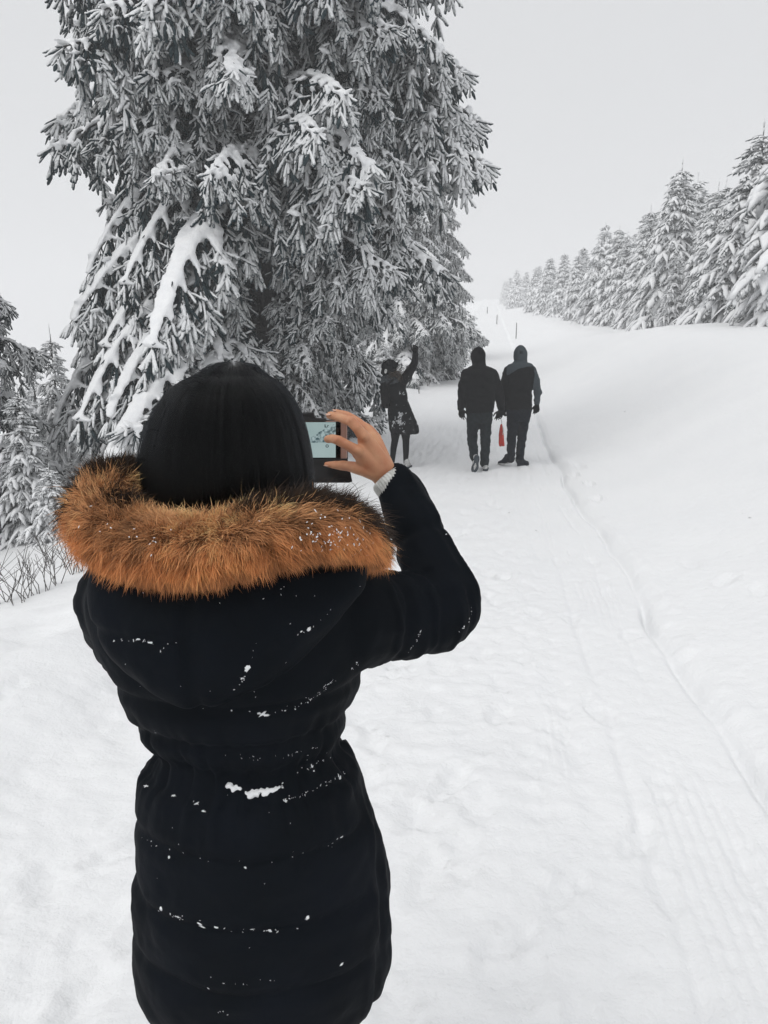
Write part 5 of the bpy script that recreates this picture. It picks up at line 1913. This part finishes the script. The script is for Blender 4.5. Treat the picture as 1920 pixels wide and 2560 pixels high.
for k in range(46):
    t_ = rgf.random()
    xx = 491 + 108 * t_
    mid_, half_ = np.interp(t_, [0, .12, .3, .42, .6, .85, 1], [1695, 1699, 1710, 1717, 1712, 1709, 1704]), np.interp(t_, [0, .12, .3, .42, .6, .85, 1], [3, 8, 8, 5, 7, 6, 2])
    h_ = coat_bvh.ray_cast(Vector((0, 0, CAM_Z)), ray(xx * K, (mid_ + half_ * rgf.uniform(-1, 1)) * K).normalized())
    if h_[0] is not None:
        rr_ = (3.6 + 3.4 * rgf.random() * half_ / 8) * mpx(h_[0])
        patch.append(rcone(np.array(h_[0]) + np.array([0, -.001, 0]), rr_, np.array(h_[0]) + np.array([rgf.normal(0, .003), .001, rgf.normal(0, .001)]), rr_ * 0.8, ns=8, caps=3, flat=((0, 1, 0.3), 0.6)))
me = fuse('snow_patch', patch, 0.0014, 1, [M_SNOW])
crease(me, 0.0012, 160)
wlink('snow_patch', me, coat_o)
fl_ += line([(600, 1700), (618, 1690)], 8, 2, 1, 3.6) + line([(640, 1678), (680, 1655)], 16, 4, .8, 3.2) + line([(680, 1650), (715, 1630)], 10, 4, .6, 1.5)
fl_ += line([(610, 1728), (650, 1718), (700, 1695), (745, 1668)], 46, 1.6, .7, 2.4) + [(618, 1730, 3.5), (735, 1680, 3)] + line([(365, 1715), (385, 1722)], 5, 1.5, 1, 3) + line([(415, 1733), (432, 1735)], 6, 1, 1.5, 4) + [(440, 1752, 3)]
fl_ += line([(315, 1690), (320, 1705)], 3, 1, 1, 3) + line([(310, 1810), (340, 1830), (480, 1870), (620, 1855), (700, 1825), (740, 1805)], 26, 2, .6, 2) + [(738, 1808, 3), (365, 1852, 2.5), (530, 1874, 2)]
fl_ += line([(345, 1962), (362, 1972), (395, 1985)], 22, 2, 1.2, 4.2) + [(432, 1996, 4), (437, 2002, 3), (467, 2003, 3.5), (545, 2007, 2.5), (583, 2010, 4), (600, 2012, 2), (664, 1983, 4)] + line([(470, 2002), (560, 2012), (650, 2005)], 16, 2, .6, 1.6)
fl_ += line([(450, 2105), (520, 2125), (620, 2120)], 14, 3, .6, 1.3) + [(738, 2083, 2.6), (450, 2135, 1.6)] + line([(455, 2188), (495, 2188)], 8, 2, .8, 1.8)
fl_ += line([(908, 1362), (900, 1385)], 10, .8, 1, 2.4) + line([(900, 1385), (880, 1415)], 8, 1, .6, 1.2) + line([(1022, 1305), (1015, 1340), (990, 1366)], 18, 1.2, .7, 1.8) + line([(962, 1153), (975, 1152)], 5, .6, .8, 1.6)
fl_ += [(200 + 560 * rgf.random(), 1300 + 850 * rgf.random(), 0.5 + 0.4 * rgf.random()) for _ in range(28)] + [(300 + 480 * rgf.random(), 1265 + 40 * rgf.random(), .5 + .5 * rgf.random()) for _ in range(12)]
flecks(fl_, [coat_bvh, hood_bvh4], w4, 'snow_flecks', rgf, 0.45)

# ------------------------------------------------------------------ the phone in its flip case
DP = 1.262
M_CASE = noisy('black_case', (0.006, 0.006, 0.007), (0.010, 0.010, 0.011), 60, 0.55, 0.2, 300, dist=0.001)
M_BEZEL = noisy('black_glass', (0.005, 0.005, 0.006), (0.006, 0.006, 0.007), 10, 0.12)
M_ROSE = noisy('rose_metal', (0.42, 0.27, 0.22), (0.47, 0.31, 0.26), 30, 0.35)


def emis(name, col, strength=1.0, col2=None, scale=30):
    m, t, b = mat(name)
    b.inputs['Base Color'].default_value = (0.01, 0.01, 0.01, 1)
    b.inputs['Roughness'].default_value = 0.15
    tc_ = nd(t, 'ShaderNodeTexCoord')
    n_ = nd(t, 'ShaderNodeTexNoise', Scale=scale, Detail=5.0)
    r_ = nd(t, 'ShaderNodeValToRGB')
    r_.color_ramp.elements[0].position, r_.color_ramp.elements[1].position = 0.38, 0.62
    r_.color_ramp.elements[0].color = (*col, 1)
    r_.color_ramp.elements[1].color = (*(col2 or col), 1)
    t.links.new(tc_.outputs['Object'], n_.inputs['Vector'])
    t.links.new(n_.outputs['Fac'], r_.inputs['Fac'])
    t.links.new(r_.outputs['Color'], b.inputs['Emission Color'])
    b.inputs['Emission Strength'].default_value = strength
    return m


M_SCR = emis('screen_sky', (0.31, 0.41, 0.41), 0.9, (0.36, 0.46, 0.46), 12)
M_SCRT = emis('screen_trees', (0.04, 0.075, 0.085), 1.0, (0.33, 0.42, 0.43), 260)
M_SCRD = emis('screen_dark', (0.015, 0.025, 0.03), 1.0)
ph_o = empty('phone', H(500, 640, DP))
tag(ph_o, 'phone held sideways in a black flip case, its screen showing snowy trees', 'phone')


def panel(name, zx0, zy0, zx1, zy1, D, th, m, parent, bev=0.0):
    c = [H(zx0, zy0, D), H(zx1, zy0, D), H(zx1, zy1, D), H(zx0, zy1, D)]
    back_ = [p_ + np.array([0, th, 0]) for p_ in c]
    me_ = mesh_np(name, c + back_, [np.array([[3, 2, 1, 0], [4, 5, 6, 7], [0, 1, 5, 4], [1, 2, 6, 5], [2, 3, 7, 6], [3, 0, 4, 7]])], False, [m])
    o = wlink(name, me_, parent)
    if bev:
        md = o.modifiers.new('bevel', 'BEVEL')
        md.width = bev
        md.segments = 3
    return o


bd = panel('phone_body', -330, 378, 765, 868, DP, 0.008, M_ROSE, ph_o, 0.0028)
panel('bezel', -318, 384, 682, 862, DP - 0.0006, 0.002, M_BEZEL, ph_o)
scr = panel('screen', -240, 392, 618, 850, DP - 0.0016, 0.0012, M_SCR, ph_o)


def flat_poly(name, pts, D, m, parent):
    P_ = [H(x, y, D) for x, y in pts]
    me_ = mesh_np(name, P_, [np.array([list(range(len(P_)))[::-1]])], False, [m])
    return wlink(name, me_, parent)


flat_poly('screen_treeline', [(617, 440), (617, 640), (540, 660), (430, 652), (330, 660), (235, 640), (250, 605), (290, 598), (320, 575), (350, 560), (380, 540), (400, 520), (430, 505), (450, 490), (480, 478), (500, 470), (530, 455), (560, 450), (580, 420), (600, 418)], DP - 0.0020, M_SCRT, scr)
flat_poly('screen_figure', [(258, 660), (268, 652), (276, 660), (284, 690), (280, 715), (276, 755), (268, 756), (266, 725), (262, 755), (255, 752), (254, 700), (250, 680)], DP - 0.0022, M_SCRD, scr)
an = np.linspace(0, 2 * np.pi, 20, endpoint=False)
ro = [H(507 + 21 * math.cos(a_), 700 + 20 * math.sin(a_), DP - 0.0022) for a_ in an]
ri = [H(507 + 12 * math.cos(a_), 700 + 11 * math.sin(a_), DP - 0.0022) for a_ in an]
i = np.arange(20)
wlink('screen_ring_icon', mesh_np('screen_ring_icon', ro + ri, [np.stack([(i + 1) % 20, i, 20 + i, 20 + (i + 1) % 20], -1)], False, [M_SCRD]), scr)
flat_poly('screen_corner_icon', [(474, 420), (486, 420), (486, 448), (506, 452), (506, 460), (474, 460)], DP - 0.0022, M_SCRD, scr)
flat_poly('screen_tick_icon', [(510, 430), (528, 430), (528, 438), (518, 440), (516, 458), (508, 458)], DP - 0.0022, M_SCRD, scr)
panel('case_back', -345, 362, 776, 884, DP + 0.0075, 0.004, M_CASE, ph_o, 0.0015)
# lower flap of the case hangs towards the viewer
c = [H(-345, 872, DP - .004), H(770, 872, DP - .004), H(832, 1162, DP - .02), H(790, 1176, DP - .021), H(-320, 1178, DP - .021)]
bk = [p_ + np.array([0, .003, .001]) for p_ in c]
j = np.arange(5)
wlink('case_flap', mesh_np('case_flap', c + bk, [np.array([[4, 3, 2, 1, 0], [5, 6, 7, 8, 9]]), np.stack([j, (j + 1) % 5, 5 + (j + 1) % 5, 5 + j], -1)], False, [M_CASE]), ph_o)
c = [H(60, 290, DP + .004), H(325, 272, DP + .004), H(360, 345, DP + .002), H(490, 352, DP + .002), H(490, 376, DP), H(60, 376, DP)]
bk = [p_ + np.array([0, .006, .001]) for p_ in c]
j = np.arange(6)
wlink('case_clasp', mesh_np('case_clasp', c + bk, [np.array([[5, 4, 3, 2, 1, 0], [6, 7, 8, 9, 10, 11]]), np.stack([j, (j + 1) % 6, 6 + (j + 1) % 6, 6 + j], -1)], False, [M_CASE]), ph_o)
